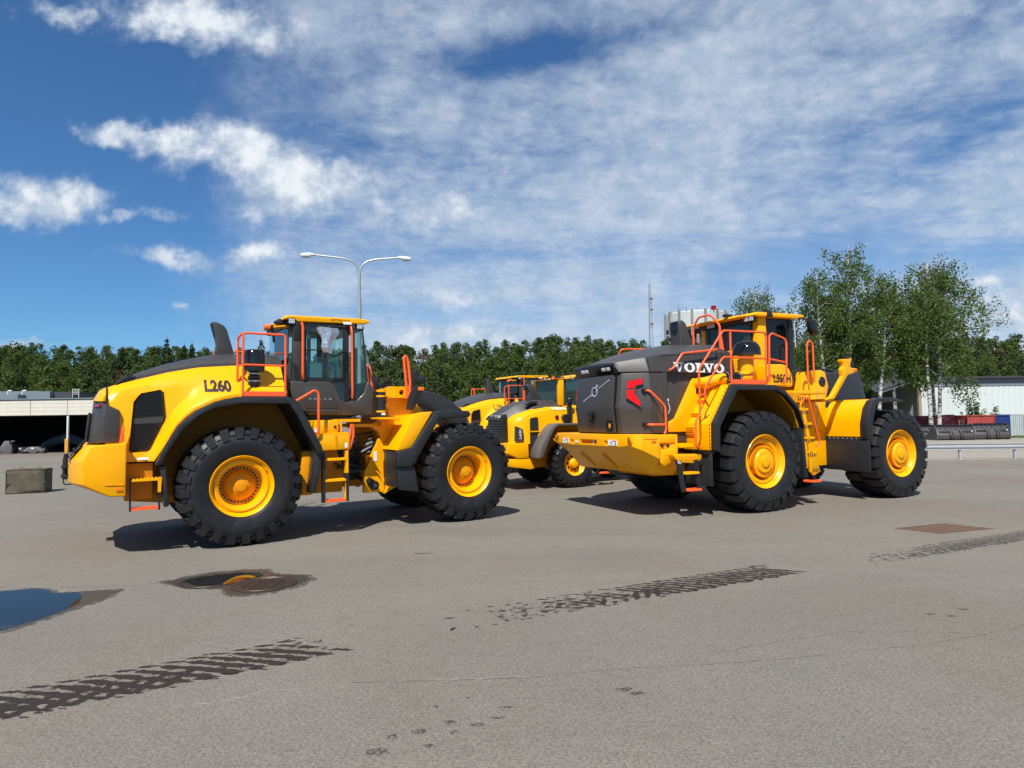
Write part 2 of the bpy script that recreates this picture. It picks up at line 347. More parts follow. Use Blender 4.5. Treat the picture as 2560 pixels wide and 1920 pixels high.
def decal(name, data, m, parent, fn, target=None, eps=0.004, direction=(0, 1, 0)):
    """flat print: fn maps (a,b) to a 3-D point; with a target it is laid on that surface"""
    vs, fs = data; P = [Vector(fn(a, b)) for a, b in vs]
    if target is not None:
        bm = bmesh.new(); bm.from_mesh(target.data); bv = BVHTree.FromBMesh(bm); bm.free(); d = Vector(direction)
        for i, p in enumerate(P):
            hit = bv.ray_cast(p - d * 1.0, d, 3.0)
            if hit[0] is not None: P[i] = hit[0] - d * eps
    me = bpy.data.meshes.new(name); me.from_pydata([tuple(p) for p in P], [], fs); me.materials.append(m)
    o = bpy.data.objects.new(name, me); COL.objects.link(o); o.parent = parent; return o

# ---------------------------------------------------------------- ground
def asphalt_mat(name, cols, speck=0.55, spec_scale=110.0, patch=0.35):
    m = bpy.data.materials.new(name); m.use_nodes = True; nt = m.node_tree; N = nt.nodes; L = nt.links; b = N['Principled BSDF']
    tc = N.new('ShaderNodeTexCoord')
    def noise(scale, det=5, rg=0.55, stretch=None, out=0):
        t = N.new('ShaderNodeTexNoise'); t.inputs['Scale'].default_value = scale; t.inputs['Detail'].default_value = det; t.inputs['Roughness'].default_value = rg
        if stretch:
            mp = N.new('ShaderNodeMapping'); L.new(tc.outputs['Object'], mp.inputs[0]); mp.inputs['Scale'].default_value = stretch; mp.inputs['Rotation'].default_value = (0, 0, -0.45); L.new(mp.outputs[0], t.inputs['Vector'])
        else: L.new(tc.outputs['Object'], t.inputs['Vector'])
        return t.outputs[out]
    def rng_(x, a, b_, lo=0.0, hi=1.0):
        r = N.new('ShaderNodeMapRange'); L.new(x, r.inputs[0])
        for i, q in ((1, a), (2, b_), (3, lo), (4, hi)): r.inputs[i].default_value = q
        return r.outputs[0]
    def mix(fac, a, c, typ='MIX'):
        x = N.new('ShaderNodeMix'); x.data_type = 'RGBA'; x.blend_type = typ
        if isinstance(fac, float): x.inputs[0].default_value = fac
        else: L.new(fac, x.inputs[0])
        for i, q in ((6, a), (7, c)):
            if isinstance(q, tuple): x.inputs[i].default_value = (*q, 1)
            else: L.new(q, x.inputs[i])
        return x.outputs[2]
    c = mix(rng_(noise(0.16, 5, .55), .38, .62), cols[0], cols[1])
    c = mix(rng_(noise(0.33, 6, .6, (1, .45, 1)), .45, .62, 0, patch * 2.7), c, cols[2])
    c = mix(rng_(noise(0.9, 8, .65, (.35, 1, 1)), .46, .74, 0, .75), c, tuple(q * .70 for q in cols[0]))
    c = mix(rng_(noise(0.22, 7, .6, (.5, 1.6, 1)), .52, .60, 0, .40), c, tuple(q * 1.16 for q in cols[0]))
    c = mix(rng_(noise(3.5, 8, .7), .5, .85, 0, .4), c, tuple(q * .70 for q in cols[1]))
    sp = noise(spec_scale, 3, .75); vo = N.new('ShaderNodeTexVoronoi'); L.new(tc.outputs['Object'], vo.inputs['Vector']); vo.inputs['Scale'].default_value = spec_scale * 1.0
    c = mix(rng_(sp, .42, .62, 0, speck), c, tuple(q * .50 for q in cols[0]))
    vs = N.new('ShaderNodeSeparateColor'); L.new(vo.outputs['Color'], vs.inputs[0])
    c = mix(rng_(vs.outputs[0], .70, 1.0, 0, speck * .42), c, tuple(min(1, q * 1.6) for q in cols[0]))
    c = mix(rng_(vs.outputs[1], .66, 1.0, 0, speck * .55), c, tuple(q * .45 for q in cols[1]))
    sp2 = noise(38, 5, .8); c = mix(rng_(sp2, .48, .58, 0, .66), c, tuple(q * .50 for q in cols[1]))
    sp3 = noise(75, 3, .8); c = mix(rng_(sp3, .52, .64, 0, .62), c, tuple(min(1, q * 1.5) for q in cols[0]))
    sp4 = noise(8, 6, .75); c = mix(rng_(sp4, .50, .72, 0, .45), c, tuple(q * .62 for q in cols[2]))
    L.new(c, b.inputs['Base Color']); b.inputs['Roughness'].default_value = 0.92; b.inputs['Specular IOR Level'].default_value = 0.22
    bp = N.new('ShaderNodeBump'); bp.inputs['Strength'].default_value = 0.55; bp.inputs['Distance'].default_value = 0.006; L.new(sp, bp.inputs['Height'])
    bp2 = N.new('ShaderNodeBump'); bp2.inputs['Strength'].default_value = 0.35; bp2.inputs['Distance'].default_value = 0.05; L.new(noise(1.3, 6), bp2.inputs['Height']); L.new(bp2.outputs[0], bp.inputs['Normal']); L.new(bp.outputs[0], b.inputs['Normal'])
    return m
ASPH = asphalt_mat('worn_asphalt', [(0.240, 0.222, 0.182), (0.166, 0.156, 0.139), (0.205, 0.157, 0.126)], speck=.75, spec_scale=150)
GRAV = asphalt_mat('pale_gravel', [(0.36, 0.33, 0.28), (0.32, 0.28, 0.23), (0.28, 0.25, 0.21)], speck=.4, spec_scale=30)
def height(x, y):
    z = 0.0
    if x > 18: z -= 0.6 * min(1, max(0, (y - 47) / 9)) * min(1, (x - 18) / 6)
    if y > 100: z += (y - 100) * 0.10
    return z
def make_ground():
    xs = [-420, -300, -200, -120, -80, -60, -40, -20, -10, 0, 10, 18, 24, 30, 40, 50, 60, 80, 120, 200, 300, 420]; ys = [-40, 0, 10, 20, 30, 40, 47, 50, 53, 56, 62, 75, 100, 120, 140, 160, 200, 300, 500, 900]
    mb = MB(); vs = [(x, y, height(x, y) if y <= 200 else height(x, 200) - (y - 200) * .02) for y in ys for x in xs]; n = len(xs)
    mb.add(vs, [(j * n + i, j * n + i + 1, (j + 1) * n + i + 1, (j + 1) * n + i) for j in range(len(ys) - 1) for i in range(n - 1)])
    g = mb.build('ground', ASPH, smooth=60, fix=False); tag(g, kind='structure')
    s = MB(); s.add([(13, 25.75, .004), (75, 23.0, .004), (75, 47, .004), (40, 46.6, .004), (18, 46.6, .004), (13, 40, .004)], [(0, 1, 2, 3, 4, 5)])
    tag(s.build('gravel_path', GRAV, smooth=0, fix=False), kind='structure')
    return g
ground = make_ground()

WETA = mat('wet_asphalt', (0.050, 0.045, 0.038), 0.35, var=0.25, vscale=20, bump=0.15, bscale=90)
WATER = mat('puddle_water', (0.012, 0.013, 0.013), 0.02, spec=0.38)
PRINT = ragged_mat('damp_print', (0.034, 0.029, 0.025), 0.7, .38, 22, .05)
SMEAR = ragged_mat('smeared_damp', (0.050, 0.044, 0.038), 0.8, .56, 12, .04)
RIM = ragged_mat('drying_edge', (0.085, 0.076, 0.064), 0.8, .49, 7, .12)
PRINT2 = ragged_mat('half_dry_print', (0.085, 0.078, 0.068), 0.85, .48, 18, .10)
STAIN = ragged_mat('dry_stain', (0.065, 0.059, 0.052), 0.85, .52, 34, .08)
CRACKM = ragged_mat('crack_fill', (0.10, 0.09, 0.078), 0.9, .50, 6, .08)
CRACKL = ragged_mat('pale_crack_edge', (0.30, 0.275, 0.235), 0.9, .48, 5, .12)
IRON = mat('cast_iron', (0.060, 0.046, 0.038), 0.42, metal=0.35, var=0.3, vscale=14, bump=0.2, bscale=80)
RUST = mat('rusty_iron', (0.20, 0.088, 0.045), 0.75, var=0.3, vscale=12, bump=0.3, bscale=60)
def ragged(poly, n=6, amp=0.03, seed=0):
    r = random.Random(seed); out = []
    for i, p in enumerate(poly):
        q = poly[(i + 1) % len(poly)]
        for k in range(n):
            t = k / n; out.append((p[0] + (q[0] - p[0]) * t + r.uniform(-amp, amp), p[1] + (q[1] - p[1]) * t + r.uniform(-amp, amp)))
    return out
def sheet(name, poly, z, m, parent=None):
    mb = MB(); mb.add([(x, y, z) for x, y in poly], [tuple(range(len(poly)))]); o = mb.build(name, m, parent, smooth=0, fix=False)
    bm = bmesh.new(); bm.from_mesh(o.data); bmesh.ops.triangulate(bm, faces=bm.faces)
    for f in bm.faces:
        if f.normal.z < 0: f.normal_flip()
    bm.to_mesh(o.data); bm.free(); return o
# puddle at the left edge: damp rim, water
pud = [(-6.9, 7.3), (-6.35, 7.42), (-5.93, 7.48), (-5.63, 7.59), (-5.43, 7.54), (-5.20, 7.37), (-4.87, 7.43), (-4.58, 7.49), (-4.52, 7.38), (-4.50, 7.08), (-4.57, 6.79), (-4.63, 6.40), (-4.765, 6.03), (-5.1, 5.7), (-6.4, 5.9), (-7.0, 6.6)]
wat = [(-6.85, 7.25), (-6.3, 7.36), (-5.92, 7.45), (-5.64, 7.56), (-5.44, 7.51), (-5.21, 7.34), (-4.95, 7.38), (-4.80, 7.20), (-4.66, 6.95), (-4.64, 6.70), (-4.68, 6.40), (-4.80, 6.06), (-5.15, 5.8), (-6.35, 5.97), (-6.9, 6.6)]
WATER.node_tree.nodes['Principled BSDF'].inputs['IOR'].default_value = 1.30
o = sheet('puddle', ragged(wat, 5, .010, 2), 0.0038, WATER); tag(o, kind='structure')
o = sheet('damp_ground', ragged(pud, 6, .022, 1), 0.0022, WETA); tag(o, kind='structure')
o = sheet('drying_ground', ragged([((x + 5.6) * 1.03 - 5.6 + .03, (y - 6.7) * 1.04 + 6.7) for x, y in pud], 6, .03, 9), 0.0010, RIM); tag(o, kind='structure')
# wet hollow round the two manhole covers
wp = [(-4.20, 7.80), (-4.02, 8.05), (-3.80, 8.24), (-3.55, 8.34), (-3.18, 8.35), (-3.08, 8.2), (-2.95, 8.10), (-2.6, 8.06), (-2.47, 7.85), (-2.55, 7.55), (-2.75, 7.28), (-3.0, 7.19), (-3.2, 7.22), (-3.36, 7.46), (-3.7, 7.5), (-3.95, 7.62)]
o = sheet('drying_ground', ragged([((x + 3.3) * 1.10 - 3.3, (y - 7.8) * 1.12 + 7.8) for x, y in wp], 6, .03, 8), 0.0010, RIM); tag(o, kind='structure')
o = sheet('damp_ground', ragged(wp, 5, .018, 3), 0.0022, WETA); tag(o, kind='structure')
o = sheet('puddle', ragged([(-4.0, 7.80), (-3.86, 8.02), (-3.5, 8.2), (-3.24, 8.2), (-3.12, 8.04), (-3.26, 7.86), (-3.36, 7.62), (-3.72, 7.60)], 5, .012, 4), 0.0105, WATER); tag(o, kind='structure')
def manhole(cx, cy, r, label, z=0.0):
    t = empty('manhole_cover', (cx, cy, z)); tag(t, label, 'manhole cover', 'manhole covers in the yard')
    MB().lathe([(r, 0.0), (r, .012), (r - .035, .012), (r - .04, .006), (r - .055, .006), (r - .06, .012), (r - .075, .012), (r - .08, .005), (1e-4, .005)], 48, 'z').build('frame_ring', IRON, t)
    mb = MB(); k = 0; st = .055
    for i in range(-8, 9):
        for j in range(-8, 9):
            x, y = (i + .5 * (j % 2)) * st, j * st * .8
            if math.hypot(x, y) < r - .11: mb.obox((x, y, .008), (.040, .014, .006), 0.7 if (i + j) % 2 else -0.7)
    tag(mb.build('grip_stud', IRON, t, smooth=0), kind='stuff')
manhole(-2.94, 7.63, 0.37, 'round cast iron manhole cover, drier one in front of the left loader rear wheel', 0.0)
manhole(-3.66, 7.80, 0.34, 'round manhole cover under shallow water with the yellow reflection', -0.003)
GRATEM = mat('grate_rust', (0.150, 0.088, 0.055), 0.8, var=.3, vscale=8, bump=.3, bscale=60)
def grate():
    P = [(6.30, 10.72), (7.41, 11.14), (7.86, 10.57), (6.72, 10.19)]
    t = empty('drain_grate', (0, 0, 0)); tag(t, 'rusty brown square drain grate flush with the yard at the right', 'drain grate')
    def q(u, v): return tuple((P[0][k] * (1 - u) + P[1][k] * u) * (1 - v) + (P[3][k] * (1 - u) + P[2][k] * u) * v for k in (0, 1))
    sheet('pit', [q(0, 0), q(1, 0), q(1, 1), q(0, 1)], .0012, mat('pit_dark', (.022, .014, .010), .9), t)
    for i in range(24):
        mb = MB(); u0, u1 = (i + .2) / 24, (i + .72) / 24
        mb.prism([q(u0, .02), q(u1, .02), q(u1, .98), q(u0, .98)], .002, .005, 'z'); mb.build('bar', GRATEM, t, smooth=0)
    mb = MB()
    for j in (0, .25, .5, .75, 1.0): mb.prism([q(0, max(0, j - .02)), q(1, max(0, j - .02)), q(1, min(1, j + .02)), q(0, min(1, j + .02))], .0015, .0065, 'z')
    mb.build('frame', GRATEM, t, smooth=0)
grate()
# tyre tracks: rows of damp lug prints
def track(name, A, B, w, rows, label, m, seed, fade0=0.0, fade1=0.0, child=True, scale=1.0):
    r = random.Random(seed); A, B = Vector((*A, 0)), Vector((*B, 0)); d = (B - A); Ln = d.length; d.normalize(); nrm = Vector((-d.y, d.x, 0))
    t = empty(name, A); tag(t, label, 'tyre track', 'damp tyre tracks across the yard')
    big = MB(); step = Ln / rows
    for i in range(rows):
        f = i / max(1, rows - 1); keep = 1.0
        if fade0 and f < fade0: keep = f / fade0
        if fade1 and f > 1 - fade1: keep = (1 - f) / fade1
        for (a0, a1, sk, wd) in ((.39, .50, -.6, .52), (-.50, .36, -2.9, .66), (-.50, .02, 1.3, .60) if f < .62 else (-.54, -.40, -.5, .4)):
            if r.random() > keep * .97 + .03: continue
            n = 17; top, bot = [], []; shrink = 0.7 + .3 * keep
            ph = r.uniform(-.06, .06)
            for k in range(n):
                u = k / (n - 1); yv = (a0 + (a1 - a0) * u) * w; xv = i * step + step * (sk * (u - .5) + ph)
                hw = step * wd * .5 * shrink * (1 - .45 * abs(2 * u - 1) ** 4)
                top.append(d * (xv + hw * r.uniform(.6, 1.3)) + nrm * (yv + r.uniform(-.010, .010))); bot.append(d * (xv - hw * r.uniform(.6, 1.3)) + nrm * (yv + r.uniform(-.010, .010)))
            zz = .0016 + r.random() * .0008
            if keep > .85: spans = [(0, n)]
            else: spans = [(q, min(n, q + r.randint(3, 5))) for q in range(0, n - 2, 4) if r.random() < keep * 1.05]
            for q0, q1 in spans:
                pts = [(p.x, p.y) for p in bot[q0:q1] + top[q0:q1][::-1]]
                if len(pts) < 5: continue
                if child: sheet('tread_print', pts, zz, m, t)
                else: big.add([(p[0], p[1], zz) for p in pts], [tuple(range(len(pts)))])
            if r.random() < .5:
                c = d * (i * step + r.uniform(-.5, .5) * step) + nrm * (r.choice((-.56, -.53, .52)) * w); e = [(c.x + r.uniform(.3, 1) * .05 * math.cos(q), c.y + r.uniform(.3, 1) * .02 * math.sin(q)) for q in np.linspace(0, 2 * PI, 9)[:-1]]
                big.add([(p[0], p[1], .0014) for p in e], [tuple(range(8))])
    n = 40; c0 = [d * (Ln * k / n) + nrm * (w * (.30 + r.uniform(-.05, .05))) for k in range(n + 1)]; c1 = [d * (Ln * k / n) + nrm * (w * (-.46 + r.uniform(-.06, .06))) for k in range(n + 1)]
    a_, b_ = int(n * fade0 * .35), n - int(n * fade1 * .5); sm = MB().add([(q.x, q.y, .0010) for q in c0[a_:b_]] + [(q.x, q.y, .0010) for q in c1[a_:b_]], [(i, b_ - a_ + i, b_ - a_ + i + 1, i + 1) for i in range(b_ - a_ - 1)]); sm.build('smear', SMEAR, t, smooth=0, fix=False)
    if big.v:
        b = big.build('print_specks', m, t, smooth=0, fix=False); tag(b, kind='stuff')
        for p in b.data.polygons:
            pass
track('tyre_track', (-4.25, 4.05), (-1.42, 5.72), .54, 19, 'bold dark zigzag tyre track at the lower left of the yard', PRINT, 5, 0, .12)
track('tyre_track', (-1.1, 5.93), (3.35, 8.08), .50, 36, 'long dark tyre track across the middle of the yard', PRINT, 6, .62, 0, child=False)
track('tyre_track', (3.9, 8.14), (8.6, 10.35), .44, 42, 'fainter tyre track in front of the drain grate at the right', PRINT2, 8, .5, 0, child=False)
def strip(name, pts, w, z, m, seed=0, parent=None):
    r = random.Random(seed); P = []
    for a, b in zip(pts[:-1], pts[1:]):
        for k in range(12): t = k / 12; P.append((a[0] + (b[0] - a[0]) * t + r.uniform(-.012, .012), a[1] + (b[1] - a[1]) * t + r.uniform(-.012, .012)))
    top = [(x, y + w * r.uniform(.15, .6)) for x, y in P]; bot = [(x, y - w * r.uniform(.15, .6)) for x, y in P]
    mb = MB(); n = len(P); mb.add([(x, y, z) for x, y in top] + [(x, y, z) for x, y in bot], [(i, n + i, n + i + 1, i + 1) for i in range(n - 1)])
    return mb.build(name, m, parent, smooth=0, fix=False)
strip('crack', [(-1.2, 4.78), (-.48, 4.80), (.18, 4.84), (.75, 4.96), (1.34, 5.02), (1.94, 5.09), (2.6, 5.23), (3.43, 5.40), (4.6, 5.82)], .011, .0012, CRACKM, 1, ground)
strip('crack', [(-2.4, 4.40), (-2.05, 4.49), (-1.74, 4.64), (-.85, 4.79), (.2, 4.86)], .020, .0008, CRACKL, 2, ground)
strip('crack', [(1.66, 5.30), (2.09, 5.45), (2.85, 5.72), (3.62, 5.69), (4.2, 5.6)], .009, .0012, CRACKM, 3, ground)
strip('crack', [(-9, 8.6), (-7.2, 8.05), (-5.9, 7.62), (-4.6, 7.62), (-4.1, 7.8)], .012, .0012, CRACKM, 4, ground)
strip('crack', [(-8, 13.6), (-6.5, 13.2), (-3, 12.1), (-.8, 11.2), (1.5, 10.6), (4.2, 10.4)], .014, .0012, CRACKM, 5, ground)
def blot(name, c, rx, ry, seed, m, parent=ground):
    r = random.Random(seed); return sheet(name, [(c[0] + rx * r.uniform(.6, 1.1) * math.cos(a), c[1] + ry * r.uniform(.6, 1.1) * math.sin(a)) for a in np.linspace(0, 2 * PI, 15)[:-1]], .0013, m, parent)
for k, (x, y, rx, ry) in enumerate([(-1.31, 9.25, .13, .03), (.76, 4.60, .055, .035), (.84, 4.53, .05, .03), (-.80, 3.80, .06, .035), (-.75, 3.97, .03, .03), (-.60, 4.03, .045, .03), (-.42, 4.15, .04, .02), (-.25, 4.11, .05, .02), (-.54, 4.37, .022, .02), (-.06, 4.35, .06, .012), (-.12, 4.20, .04, .012), (-.33, 4.5, .012, .012), (.15, 4.72, .012, .012), (3.94, 6.19, .05, .02), (4.35, 6.32, .06, .02), (4.1, 6.12, .05, .02), (-1.75, 3.55, .03, .02), (.62, 9.6, .05, .02), (1.5, 9.9, .03, .015), (5.2, 5.9, .2, .05), (-.52, 3.86, .03, .02), (-.38, 4.02, .025, .02)]):
    blot('oil_stain', (x, y), rx * 1.3, ry * 1.4, k, STAIN)

# ---------------------------------------------------------------- concrete block
CONC = mat('weathered_concrete', (0.105, 0.092, 0.066), 0.95, var=0.6, vscale=4, bump=0.8, bscale=22, spec=.2)
def concrete_block():
    t = empty('concrete_block', (-13.66, 18.18, 0), 0.36, .94); tag(t, 'weathered concrete ballast block with two lifting loops behind the puddle', 'concrete block')
    o = MB().box(-.49, .49, -.33, .33, 0, .70).build('block', CONC, t, bevel=.03, seg=3)
    bm = bmesh.new(); bm.from_mesh(o.data); bmesh.ops.subdivide_edges(bm, edges=bm.edges, cuts=5, use_grid_fill=True)
    for v in bm.verts: v.co += Vector((random.uniform(-1, 1), random.uniform(-1, 1), random.uniform(-1, 1) if v.co.z > .05 else 0)) * .010
    bm.to_mesh(o.data); bm.free()
    for x in (-.2, .24):
        MB().tube([(x - .05, 0, .66), (x - .05, 0, .77), (x + .05, 0, .77), (x + .05, 0, .66)], .010, 6, .04).build('lifting_loop', RUST, t)
concrete_block()

# ---------------------------------------------------------------- shed on the left
CREAM = mat('cream_cladding', (0.60, 0.56, 0.47), 0.6, var=0.10, vscale=2.5, dirt=.18)
STEELW = mat('pale_steel', (0.52, 0.52, 0.49), 0.5, var=.1)
DARKIN = mat('interior_shade', (0.013, 0.0125, 0.014), 0.9, var=.3, vscale=.6, spec=.08)  # near-black, so the unlit depth of shed and bay sits in the colour
ROOFG = mat('roof_grey', (0.17, 0.19, 0.21), 0.6, var=.1)
POSTY = mat('post_yellow', (0.72, 0.33, 0.03), 0.5, dirt=.3)
PARTG = mat('casting_grey', (0.115, 0.115, 0.118), 0.5, var=.25, vscale=4, dirt=.2)
PARTD = mat('casting_dark', (0.028, 0.029, 0.034), 0.45, var=.3, vscale=4)
def shed():
    t = empty('storage_shed', (-28.9, 41.6, 0)); tag(t, 'open-fronted storage shed with cream boarded fascia behind the left-hand loader', 'shed')
    x0, x1 = -14.4, 14.4
    board = None
    for i in range(12):
        for j in range(4):
            if board is None:
                board = MB().box(.015, 2.385, -.03, .05, 0, .243).build('fascia_board', CREAM, t, smooth=0, bevel=.008); board.location = (x0 + i * 2.4, 0, 2.50 + j * .25); b0 = board
            else:
                b = b0.copy(); COL.objects.link(b); b.parent = t; b.location = (x0 + i * 2.4, 0, 2.50 + j * .25)
    MB().box(x0, x1, .052, .12, 2.47, 3.52).build('fascia_backing', ROOFG, t, smooth=0)
    MB().box(x0 - .1, x1 + .1, -.10, 9.2, 3.53, 3.60).build('roof', ROOFG, t, smooth=0)
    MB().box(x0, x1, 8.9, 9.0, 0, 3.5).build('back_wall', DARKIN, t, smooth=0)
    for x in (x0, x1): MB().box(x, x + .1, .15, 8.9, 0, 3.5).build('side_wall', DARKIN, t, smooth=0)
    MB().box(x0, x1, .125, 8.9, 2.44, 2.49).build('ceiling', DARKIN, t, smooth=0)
    for k in range(-3, 4):
        p = MB().box(-.06, .06, .02, .14, 0, 2.465).build('post', STEELW, t, bevel=.008, loc=(k * 4.8, 0, 0))
        MB().box(-.10, .10, -.06, .018, .03, .95).build('post_guard', POSTY, p, bevel=.01)
        for z in (.55, .72, .80): MB().box(-.035, .035, -.066, -.061, z, z + .045).build('guard_slot', PARTD, p, smooth=0)
shed()
def coupler(loc, rz, label, m, s=1.0):
    t = empty('coupler_frame', loc, rz, s); tag(t, label, 'machine part', 'machine parts stored in the shed')
    prof = [(-.75, 0), (-.70, .22), (-.35, .42), (-.05, .95), (.28, .95), (.30, .72), (.42, .62), (.45, .05), (.30, 0)]
    for y in (-.42, .30): MB().prism(prof, y, y + .12).build('side_plate', m, t, bevel=.02)
    MB().box(-.02, .40, -.28, .28, .58, .90).build('cross_tube', PARTD, t, bevel=.02); MB().box(.05, .47, -.29, .29, .03, .50).build('lower_box', PARTD, t, bevel=.02)
    MB().cyl((-.52, 0, .18), .13, -.46, .46).build('pin', PARTG, t); MB().box(-.40, -.26, -.435, -.425, .26, .36).build('sticker', WHT, t, smooth=0)
coupler((-34.35, 42.4, 0), 0.25, 'grey quick coupler frame in the shed, leftmost of the stored parts', PARTG, .9)
coupler((-33.35, 42.4, 0), 0.25, 'grey quick coupler frame in the shed, second from the left', PARTG, .9)
def axle(loc, rz, label, m, s):
    t = empty('axle_housing', loc, rz, s); tag(t, label, 'machine part', 'machine parts stored in the shed')
    MB().prism([(-.75, .1), (-.68, .3), (-.3, .52), (.3, .52), (.68, .3), (.75, .1), (.3, .16), (.22, .02), (-.22, .02), (-.3, .16)], -.18, .18).build('housing', m, t, bevel=.03)
    for x in (-.8, .8): MB().cyl((x, 0, .2), .2, -.07, .07, 'x').build('flange', PARTD, t)
    MB().box(-.1, .06, -.195, -.188, .36, .46).build('sticker', WHT, t, smooth=0)
axle((-31.6, 42.4, 0), .1, 'grey axle housing on the shed floor beside the post', PARTG, .85)
axle((-32.6, 42.7, 0), -.3, 'dark blue-grey axle housing between coupler frames and grey axle', PARTD, .8)
def boom_pile(loc, label, s, rz):
    t = empty('loader_boom', loc, rz, s); tag(t, label, 'machine part', 'machine parts stored in the shed')
    MB().prism([(-1.3, .05), (-1.2, .5), (-.7, .78), (-.1, 1.02), (.5, .96), (1.1, .62), (1.4, .3), (1.3, .05), (.7, .3), (0, .45), (-.6, .3)], -.35, .35).build('arm', PARTD, t, bevel=.03)
    for x, z in ((-1.1, .3), (0, .75), (1.15, .35)): MB().cyl((x, 0, z), .14, -.42, .42).build('pin_boss', PARTG, t)
boom_pile((-31.9, 46.0, 0), 'dark lifting arm lying at the back of the shed, left of the post', 1.2, .2)
boom_pile((-29.0, 45.6, 0), 'dark lifting arm lying in the shed right behind the post', 1.15, -.15)
axle((-28.2, 42.6, 0), .4, 'dark axle housing in the shed just right of the post', PARTD, .9)
def flat_building():
    t = empty('flat_roofed_building', (-51, 62, 0)); tag(t, 'low grey flat-roofed building with vents rising behind the shed', 'building')
    W1 = mat('blue_grey_cladding', (.16, .19, .22), .55, var=.08); W2 = mat('dark_cladding', (.045, .05, .06), .55)
    MB().box(-12, 4.6, -2, 8, 0, 4.75).build('wall', W1, t, smooth=0); MB().box(4.62, 6.9, -1, 7, 0, 5.05).build('plant_room', W1, t, smooth=0); MB().box(6.92, 8.6, -.5, 7, 0, 5.0).build('side_wing', W2, t, smooth=0)
    MB().box(-4.0, 4.5, 1, 6, 4.76, 5.2).build('roof_light', W1, t, smooth=0)
    for x in (2.6, 0.6, 4.0): MB().tube([(x, -.6, 4.7), (x, -.6, 5.15), (x + .35, -.6, 5.15)], .09, 8, .08).build('vent_pipe', STEELW, t)
    for z in (4.75, 4.9, 5.05, 5.2):
        MB().box(8.65, 9.3, -.4, -.34, z, z + .05).build('railing', STEELW, t, smooth=0)
    for x in (8.65, 9.25): MB().box(x, x + .05, -.45, -.41, 4.3, 5.3).build('railing_post', STEELW, t, smooth=0)
flat_building()

# ---------------------------------------------------------------- street lamp
GALV = mat('galvanised_steel', (0.36, 0.40, 0.41), 0.45, metal=.4, var=.12, vscale=4)
LAMPH = mat('lamp_housing', (0.74, 0.75, 0.74), 0.45)
def street_lamp():
    t = empty('street_lamp', (-7.4, 31, 0), 0.20); tag(t, 'tall double-armed street lamp rising behind the cab of the left-hand loader', 'street lamp')
    MB().tube([(0, 0, 0), (0, 0, 7.85)], .095, 12).tube([(0, 0, 7.85), (0, 0, 9.05)], .07, 12).build('pole', GALV, t)
    for s, ln in ((-1, 2.1), (1, 1.85)):
        MB().tube([(s * .03, 0, 8.7), (s * .03, 0, 9.15), (s * .12, 0, 9.45), (s * .34, 0, 9.68), (s * .75, 0, 9.80), (s * ln, 0, 9.92)], .042, 8, .25).build('arm', GALV, t)
        q = [(0, -.05), (.18, -.06), (.22, -.10), (.60, -.11), (.66, -.06), (.62, .03), (.3, .07), (0, .05)]
        h = MB().prism([(s * (ln + a), 9.93 + b) for a, b in q], -.12, .12).build('lamp_head', LAMPH, t, bevel=.03)
        MB().box(min(s * (ln + .24), s * (ln + .58)), max(s * (ln + .24), s * (ln + .58)), -.10, .10, 9.79, 9.818).build('lens', mat('lamp_lens%d' % s, (.22, .21, .19), .2), h, smooth=0)
street_lamp()

# ---------------------------------------------------------------- water tower and mast
def water_tower():
    cx, cy = 65.6, 226; t = empty('water_tower', (cx, cy, 0)); tag(t, 'white drum water tower with concrete ribs behind the right-hand loader cab', 'water tower')
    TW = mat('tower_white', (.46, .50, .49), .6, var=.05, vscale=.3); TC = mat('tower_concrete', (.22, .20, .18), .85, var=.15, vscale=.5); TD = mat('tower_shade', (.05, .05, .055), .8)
    MB().lathe([(1e-3, 32.0), (10.4, 32.0), (10.6, 32.3), (10.6, 37.4), (10.2, 37.8), (1e-3, 38.3)], 72, 'z').build('drum', TW, t)
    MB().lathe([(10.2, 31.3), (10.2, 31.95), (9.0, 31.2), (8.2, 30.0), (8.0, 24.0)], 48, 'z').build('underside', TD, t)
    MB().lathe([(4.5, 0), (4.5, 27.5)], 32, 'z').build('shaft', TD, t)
    for k in range(15):
        a = 2 * PI * k / 15 + .13
        MB().obox((10.75 * math.cos(a), 10.75 * math.sin(a), 33.6), (.6, .8, 9.0), a).build('rib', TC, t, smooth=0)
        MB().tube([(10.6 * math.cos(a), 10.6 * math.sin(a), 30.4), (5.0 * math.cos(a), 5.0 * math.sin(a), 24.5)], .5, 4).build('bracket', TC, t, smooth=0)
    for k in range(10):
        a = 2 * PI * k / 10 + .1; MB().obox((8.6 * math.cos(a), 8.6 * math.sin(a), 15), (.8, .9, 30), a).build('column', TC, t, smooth=0)
    for a, r, h in ((3.9, 10.9, 3.4), (4.15, 10.9, 1.6), (4.9, 10.9, 1.4), (3.6, 10.9, 1.2), (4.5, 8, 2)):
        MB().tube([(r * math.cos(a), r * math.sin(a), 37.6), (r * math.cos(a), r * math.sin(a), 37.8 + h * .7)], .11, 6).build('antenna', TC, t)
water_tower()
